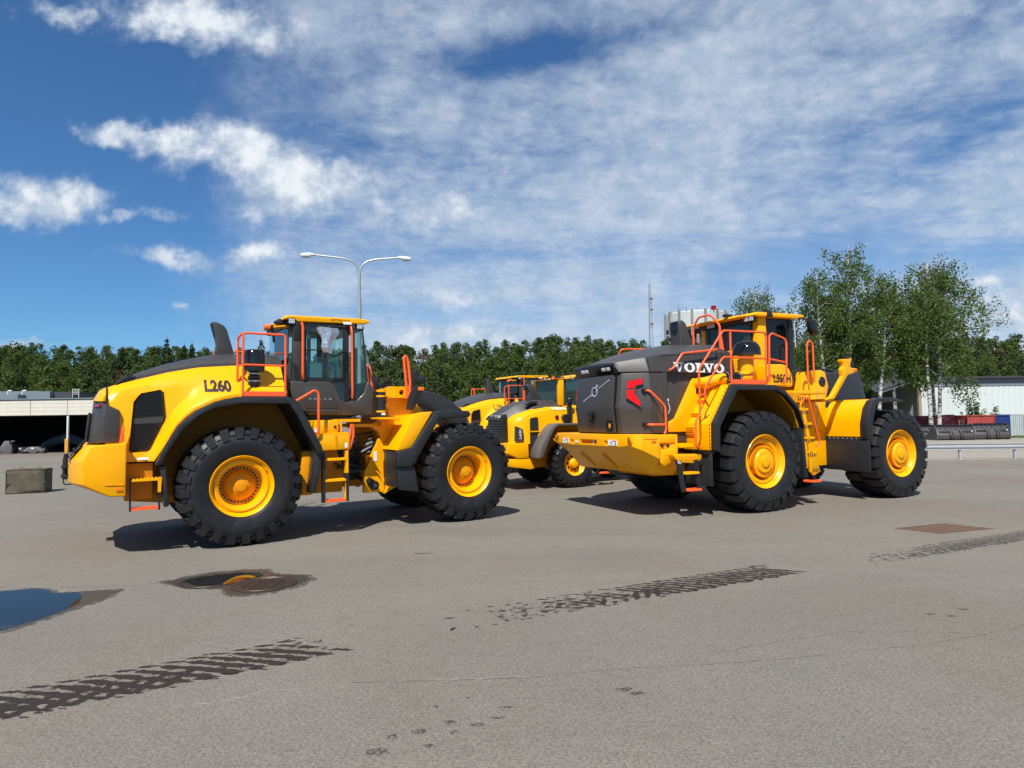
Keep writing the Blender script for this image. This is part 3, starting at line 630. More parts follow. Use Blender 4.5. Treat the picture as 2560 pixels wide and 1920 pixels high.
def mast():
    t = empty('lattice_mast', (76.6, 350, 0)); tag(t, 'thin grey lattice radio mast far behind the forest', 'mast'); G = mat('mast_steel', (.20, .20, .205), .6)
    H = 75.0
    legs = []
    for k in range(3):
        a = 2 * PI * k / 3; MB().tube([(2.6 * math.cos(a), 2.6 * math.sin(a), 0), (.5 * math.cos(a), .5 * math.sin(a), H)], .11, 5).build('leg', G, t)
    mb = MB(); n = 40
    for i in range(n):
        z0, z1 = H * i / n, H * (i + 1) / n; r0, r1 = 2.6 - 2.1 * i / n, 2.6 - 2.1 * (i + 1) / n
        for k in range(3):
            a, b = 2 * PI * k / 3, 2 * PI * (k + 1) / 3
            mb.tube([(r0 * math.cos(a), r0 * math.sin(a), z0), (r1 * math.cos(b), r1 * math.sin(b), z1)], .05, 4); mb.tube([(r0 * math.cos(a), r0 * math.sin(a), z0), (r0 * math.cos(b), r0 * math.sin(b), z0)], .05, 4)
    tag(mb.build('lattice', G, t, smooth=0), kind='stuff')
    MB().tube([(0, 0, H), (0, 0, H + 2.5)], .1, 6).build('aerial', G, t)
    for z in (52, 60, 66): MB().lathe([(.9, -.2), (.7, .2), (1e-3, .3)], 14, 'y', (.6, -.9, z)).build('dish', G, t)
mast()

# ---------------------------------------------------------------- trees
PINE = leaf_mat('pine_needles', (0.066, 0.098, 0.040), .35, .28, .35, .12); BROAD = leaf_mat('broad_leaves', (0.088, 0.134, 0.040), .35, .4, .38, .10); SPRU = leaf_mat('spruce_needles', (0.044, 0.070, 0.036), .4, .2, .25, .2)
BIRCHL = leaf_mat('birch_leaves', (0.100, 0.152, 0.042), .45, .42, .30, .5); RUSTP = leaf_mat('dry_pine', (0.13, 0.098, 0.055), .4, .2, .3, .2)
BUSHL = leaf_mat('bush_leaves', (0.070, 0.125, 0.028), .5, .35, .25, 1.0); GRASS = leaf_mat('grass_blades', (0.10, 0.16, 0.035), .4, .3, .3, .5)
BARKP = mat('pine_bark', (0.14, 0.085, 0.055), .9, var=.3)
def birch_bark():
    m = bpy.data.materials.new('birch_bark'); m.use_nodes = True; nt = m.node_tree; N = nt.nodes; L = nt.links; b = N['Principled BSDF']; b.inputs['Roughness'].default_value = .75
    tc = N.new('ShaderNodeTexCoord'); mp = N.new('ShaderNodeMapping'); mp.inputs['Scale'].default_value = (1.5, 1.5, 5); L.new(tc.outputs['Object'], mp.inputs[0]); t = N.new('ShaderNodeTexNoise'); L.new(mp.outputs[0], t.inputs['Vector']); t.inputs['Scale'].default_value = 1.6; t.inputs['Detail'].default_value = 6
    r = N.new('ShaderNodeMapRange'); L.new(t.outputs[0], r.inputs[0]); r.inputs[1].default_value = .50; r.inputs[2].default_value = .60
    x = N.new('ShaderNodeMix'); x.data_type = 'RGBA'; L.new(r.outputs[0], x.inputs[0]); x.inputs[6].default_value = (.52, .50, .45, 1); x.inputs[7].default_value = (.07, .06, .055, 1); L.new(x.outputs[2], b.inputs[0]); return m
BIRCHB = birch_bark()
def leaf_quads(C, size, flat=0.0, aspect=1.0, droop=False):
    """random small quads at centres C (n,3)"""
    n = len(C); a = rng.normal(size=(n, 3)); a /= np.linalg.norm(a, axis=1, keepdims=True)
    if flat: a[:, 2] *= (1 - flat); a /= np.linalg.norm(a, axis=1, keepdims=True)
    if droop: a = a * np.array([.35, .35, 1.]); a /= np.linalg.norm(a, axis=1, keepdims=True)
    b = rng.normal(size=(n, 3)); b -= (b * a).sum(1, keepdims=True) * a; b /= np.linalg.norm(b, axis=1, keepdims=True)
    s = size * rng.uniform(.6, 1.35, (n, 1)); A, B = a * s * aspect * .5, b * s * .5
    V = np.stack([C - A, C + B, C + A * 1.0, C - B], 1).reshape(-1, 3)
    return V, np.arange(4 * n).reshape(n, 4)
def conifer_pts(H, R, n, base=.25):
    t = 1 - np.sqrt(1 - rng.uniform(0, .995, n)); z = H * (base + (1 - base) * t); lay = (np.sin(z * 3.2) * .25 + .8)
    r = R * (1 - t) * lay * np.sqrt(rng.uniform(.15, 1, n)) + .06; a = rng.uniform(0, 2 * PI, n)
    return np.stack([r * np.cos(a), r * np.sin(a), z - r * .28], 1)
def clump_pts(H, R, n, base, nc, csz, top=1.0):
    k = np.arange(nc); t = rng.uniform(0, 1, nc); zc = H * (base + (1 - base) * t); prof = np.sin(np.clip((t * .86 + .14), 0, 1) * PI) ** .6 * (1 - .25 * t)
    rr = R * prof * np.sqrt(rng.uniform(.12, 1, nc)); a = rng.uniform(0, 2 * PI, nc); C = np.stack([rr * np.cos(a), rr * np.sin(a), zc], 1)
    w = rng.integers(0, nc, n); d = rng.normal(size=(n, 3)); d /= np.linalg.norm(d, axis=1, keepdims=True); d *= rng.uniform(.35, 1, (n, 1)) ** .5
    sz = csz * rng.uniform(.6, 1.3, nc)
    return C[w] + d * sz[w][:, None] * np.array([1, 1, .72])
def forest():
    acc = {'pine': [], 'broad': [], 'spruce': [], 'dry': []}
    trunks = MB()
    for row in range(8):
        Y = 118 + row * 7.5; step = 3.9 if row < 5 else 3.3; half = Y * 0.86 + 6; x = -half
        while x < half:
            X = x + rng.uniform(-1.6, 1.6); yy = Y + rng.uniform(-3, 3); x += step
            if -52 < X < -30 and False: continue
            zb = height(X, yy); tgt = 0.117 * yy * (1 + .06 * math.sin(X * .045 + 1) + .035 * math.sin(X * .13)) + 1.9
            top = tgt * (0.62 + 0.38 * min(1, (row + 2.2) / 8.0)) * (rng.uniform(.86, 1.05) if row < 5 else rng.uniform(.955, 1.035)); H = max(7.5, top - zb)
            if yy > 160: H *= rng.uniform(.93, 1.03)
            p = rng.random(); left = X < -20
            kind = 'broad' if p < (.58 if not left else .46) else ('pine' if p < (.88 if not left else .9) else ('spruce' if p < .96 else 'dry'))
            up = row >= 3; k = .62 if up else 1.0; b_ = (lambda q: max(q, .42) if up else q)
            if kind == 'spruce': P = conifer_pts(H * .97, 2.9, int(1500 * k), b_(.15)); s = .40
            elif kind == 'broad': P = clump_pts(H, rng.uniform(2.2, 3.2), int(2500 * k), b_(.10), int(95 * k), .78); s = .33
            elif kind == 'pine': P = clump_pts(H, rng.uniform(1.9, 2.9), int(2100 * k), b_(.20), int(60 * k), .80); s = .31
            else: P = clump_pts(H * .97, 2.2, int(1700 * k), b_(.25), int(50 * k), .78); s = .31
            acc[kind].append((P + np.array([X, yy, zb]), s))
            if row < 3: trunks.tube([(X, yy, zb - .3), (X + rng.uniform(-.3, .3), yy, zb + H * .8)], [.2, .08], 4)
    for kind, m, nm in (('pine', PINE, 'pine_forest'), ('broad', BROAD, 'broadleaf_forest'), ('spruce', SPRU, 'spruce_forest'), ('dry', RUSTP, 'brown_pine_forest')):
        Vs, Fs, o = [], [], 0
        for P, s in acc[kind]:
            V, F = leaf_quads(P, s * 1.05); Vs.append(V); Fs.append(F + o); o += len(V)
        tag(quick_mesh(nm, np.concatenate(Vs), np.concatenate(Fs), m), kind='stuff')
    tag(trunks.build('forest_trunks', BARKP, smooth=0, fix=False), kind='stuff')
forest()
def spruce(X, Y, H, R, label):
    t = empty('spruce_tree', (X, Y, height(X, Y) - .2)); tag(t, label, 'spruce tree', 'spruces standing out above the forest')
    MB().tube([(0, 0, 0), (0, 0, H)], [.28, .03], 6).build('trunk', BARKP, t)
    V, F = leaf_quads(conifer_pts(H, R, 2600, .2), .40, .3); quick_mesh('crown', V, F, SPRU, t)
spruce(-73.6, 136, 17.4, 3.9, 'tallest pointed spruce on the skyline left of the exhaust of the left-hand loader')
spruce(-70.4, 137, 15.9, 3.0, 'narrow dark spruce just right of the tallest one on the left skyline')
spruce(-68.2, 136, 16.2, 2.8, 'slim spruce, right-hand one of the three on the left skyline')
spruce(-53.4, 136, 16.8, 3.8, 'pointed spruce seen through the orange rail of the left-hand loader')
spruce(-84.4, 138, 15.3, 3.0, 'short tufted spruce on the skyline above the rear end of the left-hand loader')
spruce(21.2, 150, 15.6, 2.6, 'slim spruce tip on the skyline left of the radio mast')

def birch(px, py, H, lean, R, label, seed, nb=46, leaves=9000, low=.28, size=.17, shift=0.0, th=.17):
    r = np.random.default_rng(seed); zb = height(px, py) - .1
    t = empty('birch_tree', (px, py, zb)); tag(t, label, 'birch tree', 'birches beside the white hall')
    n = 14; P = []
    for i in range(n):
        f = i / (n - 1); P.append(Vector((lean * f + .18 * math.sin(f * 5 + seed), .15 * math.sin(f * 4 + seed * 2), H * f)))
    rad = [th * (1 - .93 * (i / (n - 1))) + .012 for i in range(n)]
    MB().tube(P, rad, 8).build('trunk', BIRCHB, t)
    limbs = MB(); pts = []
    for k in range(nb):
        f = low + (.97 - low) * (k + r.uniform(0, 1)) / nb; i = min(n - 2, int(f * (n - 1))); u = f * (n - 1) - i; base = P[i].lerp(P[i + 1], u)
        a = r.uniform(0, 2 * PI); prof = math.sin(min(1, (f - low) / (1 - low) * .88 + .16) * PI) ** .7
        ln = R * prof * r.uniform(.55, 1.15) + .35; up = ln * r.uniform(.45, 1.0)
        d = Vector((math.cos(a), math.sin(a), 0)); d.x += shift; mid = base + d * ln * .55 + Vector((0, 0, up * .75)); end = base + d * ln + Vector((0, 0, up * .55))
        tip = end + d * ln * .15 - Vector((0, 0, r.uniform(.5, 1.6)))
        limbs.tube([base, base.lerp(mid, .5) + Vector((0, 0, .08)), mid, end], [.045 * (1.25 - f), .02, .012, .006], 4)
        m = int(leaves / nb * (ln / (R * .75 + .35)))
        w = r.uniform(0, 1, m) ** .8
        A = np.array(mid.lerp(base, .35)); B = np.array(end); C = np.array(tip)
        q = np.where(w[:, None] < .6, A + (B - A) * (w[:, None] / .6), B + (C - B) * ((w[:, None] - .6) / .4))
        nc = max(3, int(m / 26)); off = r.normal(size=(nc, 3)) * np.array([.42, .42, .30]); ci = (w * nc).astype(int) % nc
        hang = r.uniform(0, 1, m) ** 1.4 * .9
        q = q + off[ci] + r.normal(size=(m, 3)) * np.array([.17, .17, .16]); q[:, 2] -= hang
        pts.append(q)
    limbs.build('limbs', BIRCHB, t, smooth=0, fix=False)
    Q = np.concatenate(pts); V, F = leaf_quads(Q, size, aspect=.75, droop=True); quick_mesh('crown', V, F, BIRCHL, t)
birch(36.4, 55.0, 15.8, .9, 2.9, 'large birch in front of the white hall, rightmost of the row', 1, 66, 15500, .26, shift=.06)
birch(35.1, 54.2, 15.6, .6, 2.1, 'birch with a spotted trunk second from the right of the row', 2, 46, 8680, .46)
birch(33.6, 56.0, 13.8, .3, 2.2, 'birch in front of the dark open bay of the hall', 3, 46, 8680, .38)
birch(31.6, 55.0, 14.4, .7, 2.0, 'birch with a reddish trunk above the front wheel of the right loader', 4, 48, 9920, .42)
birch(30.0, 57.0, 13.2, .3, 2.0, 'slim birch behind the lamp bracket of the right loader', 5, 42, 8060, .44)
birch(28.7, 55.0, 17.1, .9, 2.1, 'tallest birch of the row with an airy top', 6, 56, 10540, .46)
birch(26.9, 55.0, 15.2, -.3, 1.6, 'leftmost birch of the row beside the loader mirror', 7, 48, 9300, .40)
birch(28.2, 58.0, 13.8, -.1, 1.7, 'birch half hidden behind the leftmost one of the row', 8, 42, 8060, .42)
birch(38.2, 58.0, 14.2, .5, 2.0, 'birch behind the rightmost large one above the hall roof', 9, 44, 8060, .46)
birch(22.7, 60.0, 14.5, .2, 1.35, 'lone birch crown above the yellow roof of the right loader', 10, 40, 6200, .60)

# ---------------------------------------------------------------- right background: hall, containers, buckets, rail
HALLW = mat('white_cladding', (0.56, 0.61, 0.585), .55, var=.05, vscale=.5, dirt=.05); HALLR = mat('dark_roof_edge', (.045, .046, .05), .6); TIMB = mat('weathered_timber', (.30, .25, .19), .85, var=.25)
def corr(x0, x1, z0, z1, y, pitch=.25, d=.035):
    mb = MB(); n = int((x1 - x0) / pitch); vs = []; 
    for i in range(n + 1):
        x = x0 + (x1 - x0) * i / n; o = y - (d if i % 2 else 0); vs += [(x, o, z0), (x, o, z1)]
    mb.add(vs, [(2 * i, 2 * i + 2, 2 * i + 3, 2 * i + 1) for i in range(n)]); return mb
def hall():
    t = empty('warehouse_hall', (43.3, 68, -.6)); tag(t, 'long white metal-clad hall with dark roof edge behind the birches', 'warehouse')
    corr(0, 50, 0, 6.0, 0, .3, .03).build('wall', HALLW, t, smooth=0, fix=False); MB().box(.02, 50, .05, 30, 0, 6.0).build('hall_body', HALLW, t, smooth=0)
    corr(0, 50, 5.25, 6.02, -.06, .16, .04).build('eaves_cladding', ROOFG, t, smooth=0, fix=False)
    MB().prism([(-.3, 6.05), (50, 6.05), (50, 6.25), (-.3, 6.25)], -.5, 30.5).build('roof', HALLR, t, smooth=0)
    MB().prism([(-.3, 5.98), (-.3, 6.22), (-6.2, 4.2), (-6.2, 4.0)], -.5, 24).build('lean_to_roof', ROOFG, t, smooth=0)
    MB().prism([(-.32, 6.23), (-.32, 6.30), (-6.3, 4.30), (-6.3, 4.22)], -.6, 24).build('lean_to_edge', HALLR, t, smooth=0)
    MB().box(-5.8, -.1, 8, 8.2, 0, 4.4).build('bay_back_wall', DARKIN, t, smooth=0); MB().box(-5.9, -5.75, .2, 8, 0, 4.1).build('bay_side_wall', DARKIN, t, smooth=0)
    MB().box(-.35, -.05, -.35, -.05, 0, 5.9).build('corner_post', TIMB, t, smooth=0); MB().box(-3.4, -2.6, 6, 6.2, 3.4, 3.6).build('bay_lamp', LAMPH, t, smooth=0)
    MB().box(14.2, 14.8, -.3, -.12, 5.75, 5.95).build('wall_lamp', LAMPH, t, smooth=0)
hall()
def low_building():
    t = empty('low_building', (33.5, 72, -.6)); tag(t, 'low pale building seen between the birch trunks left of the hall', 'building')
    MB().box(-7, 4, 0, 8, 0, 4.0).build('wall', HALLW, t, smooth=0); MB().box(-7.3, 4.3, -.4, 8.4, 4.02, 4.3).build('roof', HALLR, t, smooth=0); MB().box(-6, 3, -.05, -.01, 1.0, 2.6).build('window_band', GLSD, t, smooth=0); MB().box(-7, 4, -.08, -.02, 3.0, 3.9).build('fascia', HALLW, t, smooth=0)
low_building()
def container(x0, x1, y, z1, col, label, doors=False, text=None):
    t = empty('shipping_container', (x0, y, -.6)); tag(t, label, 'container', 'containers in front of the hall'); m = mat('container_paint', col, .5, var=.12, vscale=1.5, dirt=.25); w = x1 - x0; H = z1 + .6
    MB().box(0, w, .08, 2.4, 0, H - .02).build('body', m, t, smooth=0)
    fr = MB().box(0, .07, -.01, .075, 0, H).box(w - .07, w, -.01, .075, 0, H).box(.075, w - .075, -.01, .075, H - .1, H).box(.075, w - .075, -.01, .075, 0, .12); fr.build('frame', m, t, smooth=0)
    if doors:
        for k in range(2):
            a = .1 + k * (w - .2) / 2; d = MB().box(a, a + (w - .24) / 2, .01, .07, .15, H - .13).build('door', m, t, smooth=0, bevel=.01)
            for q in (.3, .7): MB().tube([(a + (w - .24) / 2 * q, -.03, .2), (a + (w - .24) / 2 * q, -.03, H - .2)], .02, 5).build('lock_bar', GALV, d)
    else: corr(.075, w - .075, .12, H - .1, .06, .14, .04).build('panel', m, t, smooth=0, fix=False)
    if text: decal('sign', text2d('', 1, 1) if False else ([(0, 0), (.5, 0), (.5, .12), (0, .12)], [(0, 1, 2, 3)]), WHT, t, lambda a, b: (w * .2 + a, -.02, H * .55 + b))
container(37.3, 39.3, 57, 1.62, (.20, .022, .040), 'maroon container behind the birch trunk, leftmost of the row')
container(39.45, 40.35, 58.5, 1.68, (.10, .016, .022), 'dark red container set back with the ladder against it')
container(40.4, 42.9, 57, 1.62, (.36, .055, .042), 'bright red container in the middle of the row')
container(42.95, 44.2, 57, 1.60, (.012, .026, .16), 'dark blue container between the red one and the grey doors', text=True)
container(44.25, 45.5, 57, 1.66, (.42, .47, .46), 'pale grey container showing its doors beside the bush', doors=True)
container(45.6, 48.6, 57.5, 1.66, (.62, .66, .63), 'white container at the right edge of the picture')
def ladder():
    t = empty('ladder', (39.65, 56.7, -.6)); tag(t, 'small aluminium ladder leaning on the dark red container', 'ladder')
    for x in (0, .42): MB().tube([(x, 0, 0), (x + .04, .35, 1.85)], .03, 5).build('rail', GALV, t)
    for k in range(6): MB().tube([(.01, .05 + k * .055, .28 + k * .28), (.43, .05 + k * .055, .28 + k * .28)], .018, 5).build('rung', GALV, t)
ladder()
BUCK = mat('bucket_steel', (0.072, 0.068, 0.068), .45, var=.15, vscale=2, dirt=.1)
def bucket(loc, w, h, label):
    t = empty('loader_bucket', loc, -.03); tag(t, label, 'bucket', 'loader buckets lying in a row')
    prof = [(-.05, h), (.10, h * .93), (.02, h * .62), (-.10, h * .5), (-.16, h * .3), (-.10, h * .1), (.08, .0), (1.2, 0.0), (1.2, .05), (.15, .08), (0, .2), (.05, h * .5), (.25, h * .9), (.10, h)]
    MB().prism([(p[0], p[1]) for p in prof], 0, 1, 'y').xf(Matrix(((0, w, 0, 0), (1, 0, 0, 0), (0, 0, 1, 0), (0, 0, 0, 1)))).build('shell', BUCK, t, bevel=.012)
    sp = [(-.17, .0), (-.12, h * .55), (.05, h * .95), (.3, h), (1.2, .1), (1.2, 0)]
    for x in (-.05, w): MB().prism(sp, x, x + .05, 'x').build('side_plate', BUCK, t, smooth=0)
    for x in (w * .34, w * .62):
        MB().prism([(-.30, .12), (-.34, .3), (-.22, h * .52), (-.05, h * .78), (.0, h * .2)], x, x + .07, 'x').build('bracket', BUCK, t, bevel=.01); MB().prism([(-.30, .12), (-.34, .3), (-.22, h * .52), (-.05, h * .6), (.0, h * .2)], x + .16, x + .23, 'x').build('bracket', BUCK, t, bevel=.01)
        MB().cyl((x + .11, -.26, .22), .05, -.12, .12, 'x').build('pin', PARTD, t)
    for k in range(6): MB().box(w * (.12 + .14 * k), w * (.12 + .14 * k) + .03, -.02, .03, h * .72, h * .9).build('gusset', BUCK, t, smooth=0)
    MB().box(w * .05, w * .36, -.14, -.09, h * .52, h * .60).build('rib_bar', PARTD, t, smooth=0); MB().box(w * .60, w * .95, -.14, -.09, h * .52, h * .60).build('rib_bar', PARTD, t, smooth=0)
    MB().box(w * .92, w * .95, -.148, -.142, h * .55, h * .63).build('sticker', WHT, t, smooth=0)
bucket((28.75, 43.6, 0), 2.45, 1.05, 'dark grey loader bucket in the middle of the row, left one fully seen')
bucket((31.5, 43.9, 0), 2.30, 1.12, 'dark grey loader bucket at the right end of the row')
bucket((28.1, 44.9, 0), 2.45, 1.04, 'dark grey loader bucket mostly hidden behind the middle one')
def guard_rail():
    t = empty('guard_rail', (13.2, 26.25, 0), -.075); tag(t, 'galvanised guard rail at the right edge of the yard', 'guard rail'); RAILM = mat('rail_zinc', (.46, .48, .48), .42, metal=.35, var=.12, dirt=.1)
    pr = [(-.04, .40), (.0, .42), (.0, .46), (-.05, .49), (-.05, .53), (.0, .56), (.0, .60), (-.04, .63), (-.03, .64), (.015, .61), (.015, .55), (-.035, .52), (-.035, .50), (.015, .47), (.015, .41), (-.03, .39)]
    for k in range(6):
        b = MB().prism(pr, k * 4.0 + .005, k * 4.0 + 3.995, 'x').build('rail_beam', RAILM, t, smooth=0)
    for k in range(12): MB().box(k * 2.1 + .6, k * 2.1 + .66, .02, .12, 0, .60).build('post', RAILM, t, smooth=0)
guard_rail()
def bush(loc, H, R, n, label, stems=7):
    t = empty('bush', loc); tag(t, label, 'bush', 'bushes by the containers'); mb = MB(); P = []
    for k in range(stems):
        a = rng.uniform(0, 2 * PI); e = Vector((R * .7 * math.cos(a), R * .7 * math.sin(a), H * rng.uniform(.6, 1.05))); mb.tube([(0, 0, 0), e * .5 + Vector((0, 0, .1 * H)), e], [.02, .008], 4)
        w = rng.uniform(.2, 1, (n // stems, 1)); P.append(np.array(e) * w + rng.normal(size=(n // stems, 3)) * np.array([.16, .16, .12]) * R * 1.1)
    mb.build('stem', TIMB, t, smooth=0, fix=False); V, F = leaf_quads(np.concatenate(P), .14); quick_mesh('foliage', V, F, BUSHL, t)
bush((43.6, 60.4, -.6), 3.9, .75, 1500, 'tall pointed young bush growing above the blue container')
bush((45.0, 60.4, -.6), 3.2, .7, 600, 'thin low bush right of the tall one above the grey doors')
bush((43.4, 53.0, -.5), 1.5, .8, 1100, 'dense green bush in the grass before the grey container')
bush((44.9, 53.5, -.5), 1.7, .9, 1300, 'dense green bush at the right edge of the picture')
bush((42.4, 60.2, -.6), 2.9, .3, 200, 'wispy shoot standing left of the tall pointed bush', 3)
for k, (x, y, h, r_, lab) in enumerate([(27.5, 63.5, 6.0, 2.6, 'dark undergrowth thicket behind the leftmost birches'), (31.2, 64.0, 5.4, 2.6, 'dark undergrowth thicket between the middle birches'), (34.4, 63.0, 5.0, 1.8, 'dark undergrowth thicket left of the open bay'), (24.0, 65.0, 6.5, 2.8, 'dark undergrowth thicket behind the right loader cab')]):
    t = empty('thicket', (x, y, height(x, y))); tag(t, lab, 'thicket', 'undergrowth behind the birches'); V, F = leaf_quads(clump_pts(h, r_, 5200, .02, 60, .8), .22); quick_mesh('foliage', V, F, BROAD, t)
    MB().tube([(0, 0, 0), (.2, 0, h * .7)], [.07, .02], 5).tube([(.3, .2, 0), (-.3, .2, h * .6)], [.06, .02], 5).build('stem', TIMB, t, smooth=0)
def grass():
    n = 9000; X = rng.uniform(33.5, 48, n); Y = rng.uniform(45.5, 55.5, n); z = np.array([height(a, b) for a, b in zip(X, Y)])
    C = np.stack([X, Y, z + .08], 1); V, F = leaf_quads(C, .20, aspect=.5, droop=True); tag(quick_mesh('grass', V, F, GRASS), kind='stuff')
    s = MB(); s.add([(33.3, 46.7, .006), (49, 46.7, .006), (49, 47.2, -.02), (33.3, 47.2, -.02)], [(0, 1, 2, 3)]); 
    tag(s.build('grass_verge', mat('turf', (.075, .10, .03), .95, var=.3), smooth=0, fix=False), kind='structure')
grass()

# ---------------------------------------------------------------- wheels
def wheel(R, rr, W, N, style, name='wheel'):
    """hub at the origin, outboard side towards -y; rim with tyre, hub and bolts as its parts"""
    f = -W / 2 + .03
    if style == 'deep': prof = [(rr * .94, f + .30), (rr * .985, f + .05), (rr, f + .004), (rr * .985, f - .006), (rr * .955, f + .006), (rr * .865, f + .085), (rr * .855, f + .065), (rr * .80, f + .055), (rr * .715, f + .075), (rr * .69, f + .10), (rr * .67, f + .30), (rr * .50, f + .305), (rr * .30, f + .31)]
    elif style == 'drum': prof = [(rr * .94, f + .30), (rr * .985, f + .05), (rr, f + .004), (rr * .985, f - .006), (rr * .95, f + .008), (rr * .84, f + .095), (rr * .82, f + .075), (rr * .76, f + .07), (rr * .69, f + .09), (rr * .66, f + .12), (rr * .65, f + .28), (rr * .4, f + .285)]
    else: prof = [(rr * .94, f + .25), (rr * .985, f + .05), (rr, f + .004), (rr * .985, f - .006), (rr * .94, f + .01), (rr * .82, f + .09), (rr * .72, f + .12), (rr * .66, f + .10), (rr * .35, f + .10)]
    w = MB().lathe(prof, 64).build(name, YEL, None, smooth=28)
    h = R / 2.4
    c = [(rr * .93, -W * .40), (rr * 1.0, -W * .455), (rr * 1.06, -W * .47), (rr * 1.10, -W * .485), (rr + (R - rr) * .40, -W * .50), (rr + (R - rr) * .52, -W * .503), (rr + (R - rr) * .54, -W * .497), (rr + (R - rr) * .62, -W * .49), (R - .14, -W * .465), (R - .072, -W * .43), (R - .054, -W * .30), (R - .050, 0)]
    c = c + [(r, -y) for r, y in c[-2::-1]]
    ty = MB().lathe(c, 72)
    pitch = 2 * PI / N; st = [(.02, R), (.20 * W, R), (.40 * W, R - .010), (.475 * W, R - .042), (.512 * W, R - .18)] if style != 'small' else [(.02, R), (.2 * W, R), (.40 * W, R - .02), (.46 * W, R - .05), (.495 * W, R - .13)]
    for s in (-1, 1):
        for k in range(N):
            t0 = (k + (.5 if s > 0 else 0)) * pitch; secs = []
            for j, (y, r) in enumerate(st):
                th = t0 + (y / W) * pitch * (.9 if style != 'drum' else .35); hw = pitch * (.30 if style == 'deep' else (.37 if style == 'drum' else .33)) * (1 - (.10 if j > 2 else 0)); ri = R - .11 if j < 4 else r - .02; yi = y if j < 3 else y - .07
                secs.append([(r * math.cos(th - hw), s * y, r * math.sin(th - hw)), (r * math.cos(th + hw), s * y, r * math.sin(th + hw)), (ri * math.cos(th + hw), s * yi, ri * math.sin(th + hw)), (ri * math.cos(th - hw), s * yi, ri * math.sin(th - hw))])
            ty.loft(secs)
            if style == 'deep':      # low tie bar between two lugs
                secs = []
                for y, r in ((.30 * W, R - .055), (.43 * W, R - .060), (.485 * W, R - .12)):
                    th = t0 + pitch * .5 + y / W * pitch * .9; hw = pitch * .16; ri = R - .12
                    secs.append([(r * math.cos(th - hw), s * y, r * math.sin(th - hw)), (r * math.cos(th + hw), s * y, r * math.sin(th + hw)), (ri * math.cos(th + hw), s * (y - .03), ri * math.sin(th + hw)), (ri * math.cos(th - hw), s * (y - .03), ri * math.sin(th - hw))])
                ty.loft(secs)
    ty.build('tyre', RUB, w, smooth=30, bevel=0)
    if style == 'deep':
        MB().lathe([(rr * .52, f + .306), (rr * .50, f + .27), (rr * .40, f + .225), (rr * .27, f + .20), (rr * .26, f + .18), (rr * .20, f + .175), (rr * .18, f + .15), (rr * .08, f + .143), (1e-4, f + .142)], 40).build('hub', YELD, w)
        b = MB()
        for k in range(32): a = 2 * PI * k / 32; b.cyl((rr * .575 * math.cos(a), 0, rr * .575 * math.sin(a)), .015, f + .275, f + .306, 'y', 8)
        tag(b.build('bolt_ring', BLK, w, smooth=0), kind='stuff')
        for a0 in (-.85, -2.2, .75):
            MB().tube([(rr * .90 * math.cos(a0 + q), f + .055, rr * .90 * math.sin(a0 + q)) for q in np.linspace(-.16, .16, 8)], .016, 6).build('lock_lug', YEL, w)
    elif style == 'drum':
        d = MB().lathe([(rr * .56, f + .28), (rr * .56, f + .075), (rr * .54, f + .06), (rr * .46, f + .055), (rr * .43, f + .04), (rr * .40, f + .022), (rr * .22, f + .016), (rr * .21, f - .006), (rr * .17, f - .012), (1e-4, f - .012)], 48).build('hub', YEL, w)
        b = MB()
        for k in range(44): a = 2 * PI * k / 44; b.obox((rr * .555 * math.cos(a), f + .063, rr * .555 * math.sin(a)), (.045, .05, .020), 0, -a)
        tag(b.build('tooth_ring', YELD, w, smooth=0), kind='stuff')
        for a0 in (-.8, -2.4): MB().tube([(rr * .88 * math.cos(a0 + q), f + .06, rr * .88 * math.sin(a0 + q)) for q in np.linspace(-.18, .18, 8)], .018, 6).build('lock_lug', YEL, w)
    else:
        MB().lathe([(rr * .40, f + .10), (rr * .38, f + .03), (rr * .28, f - .01), (rr * .12, f - .02), (1e-4, f - .02)], 32).build('hub', YEL, w)
        b = MB()
        for k in range(10): a = 2 * PI * k / 10; b.cyl((rr * .54 * math.cos(a), 0, rr * .54 * math.sin(a)), .035, f + .085, f + .101, 'y', 10)
        tag(b.build('hole_ring', BLK, w, smooth=0), kind='stuff')
    return w
def put_wheels(root, proto, spots, zc):
    for i, (x, y, rot) in enumerate(spots):
        w = proto if i == 0 else copy_tree(proto)
        w.parent = root; w.location = (x, y, zc); w.rotation_euler = (0, rot, 0 if y < 0 else PI)

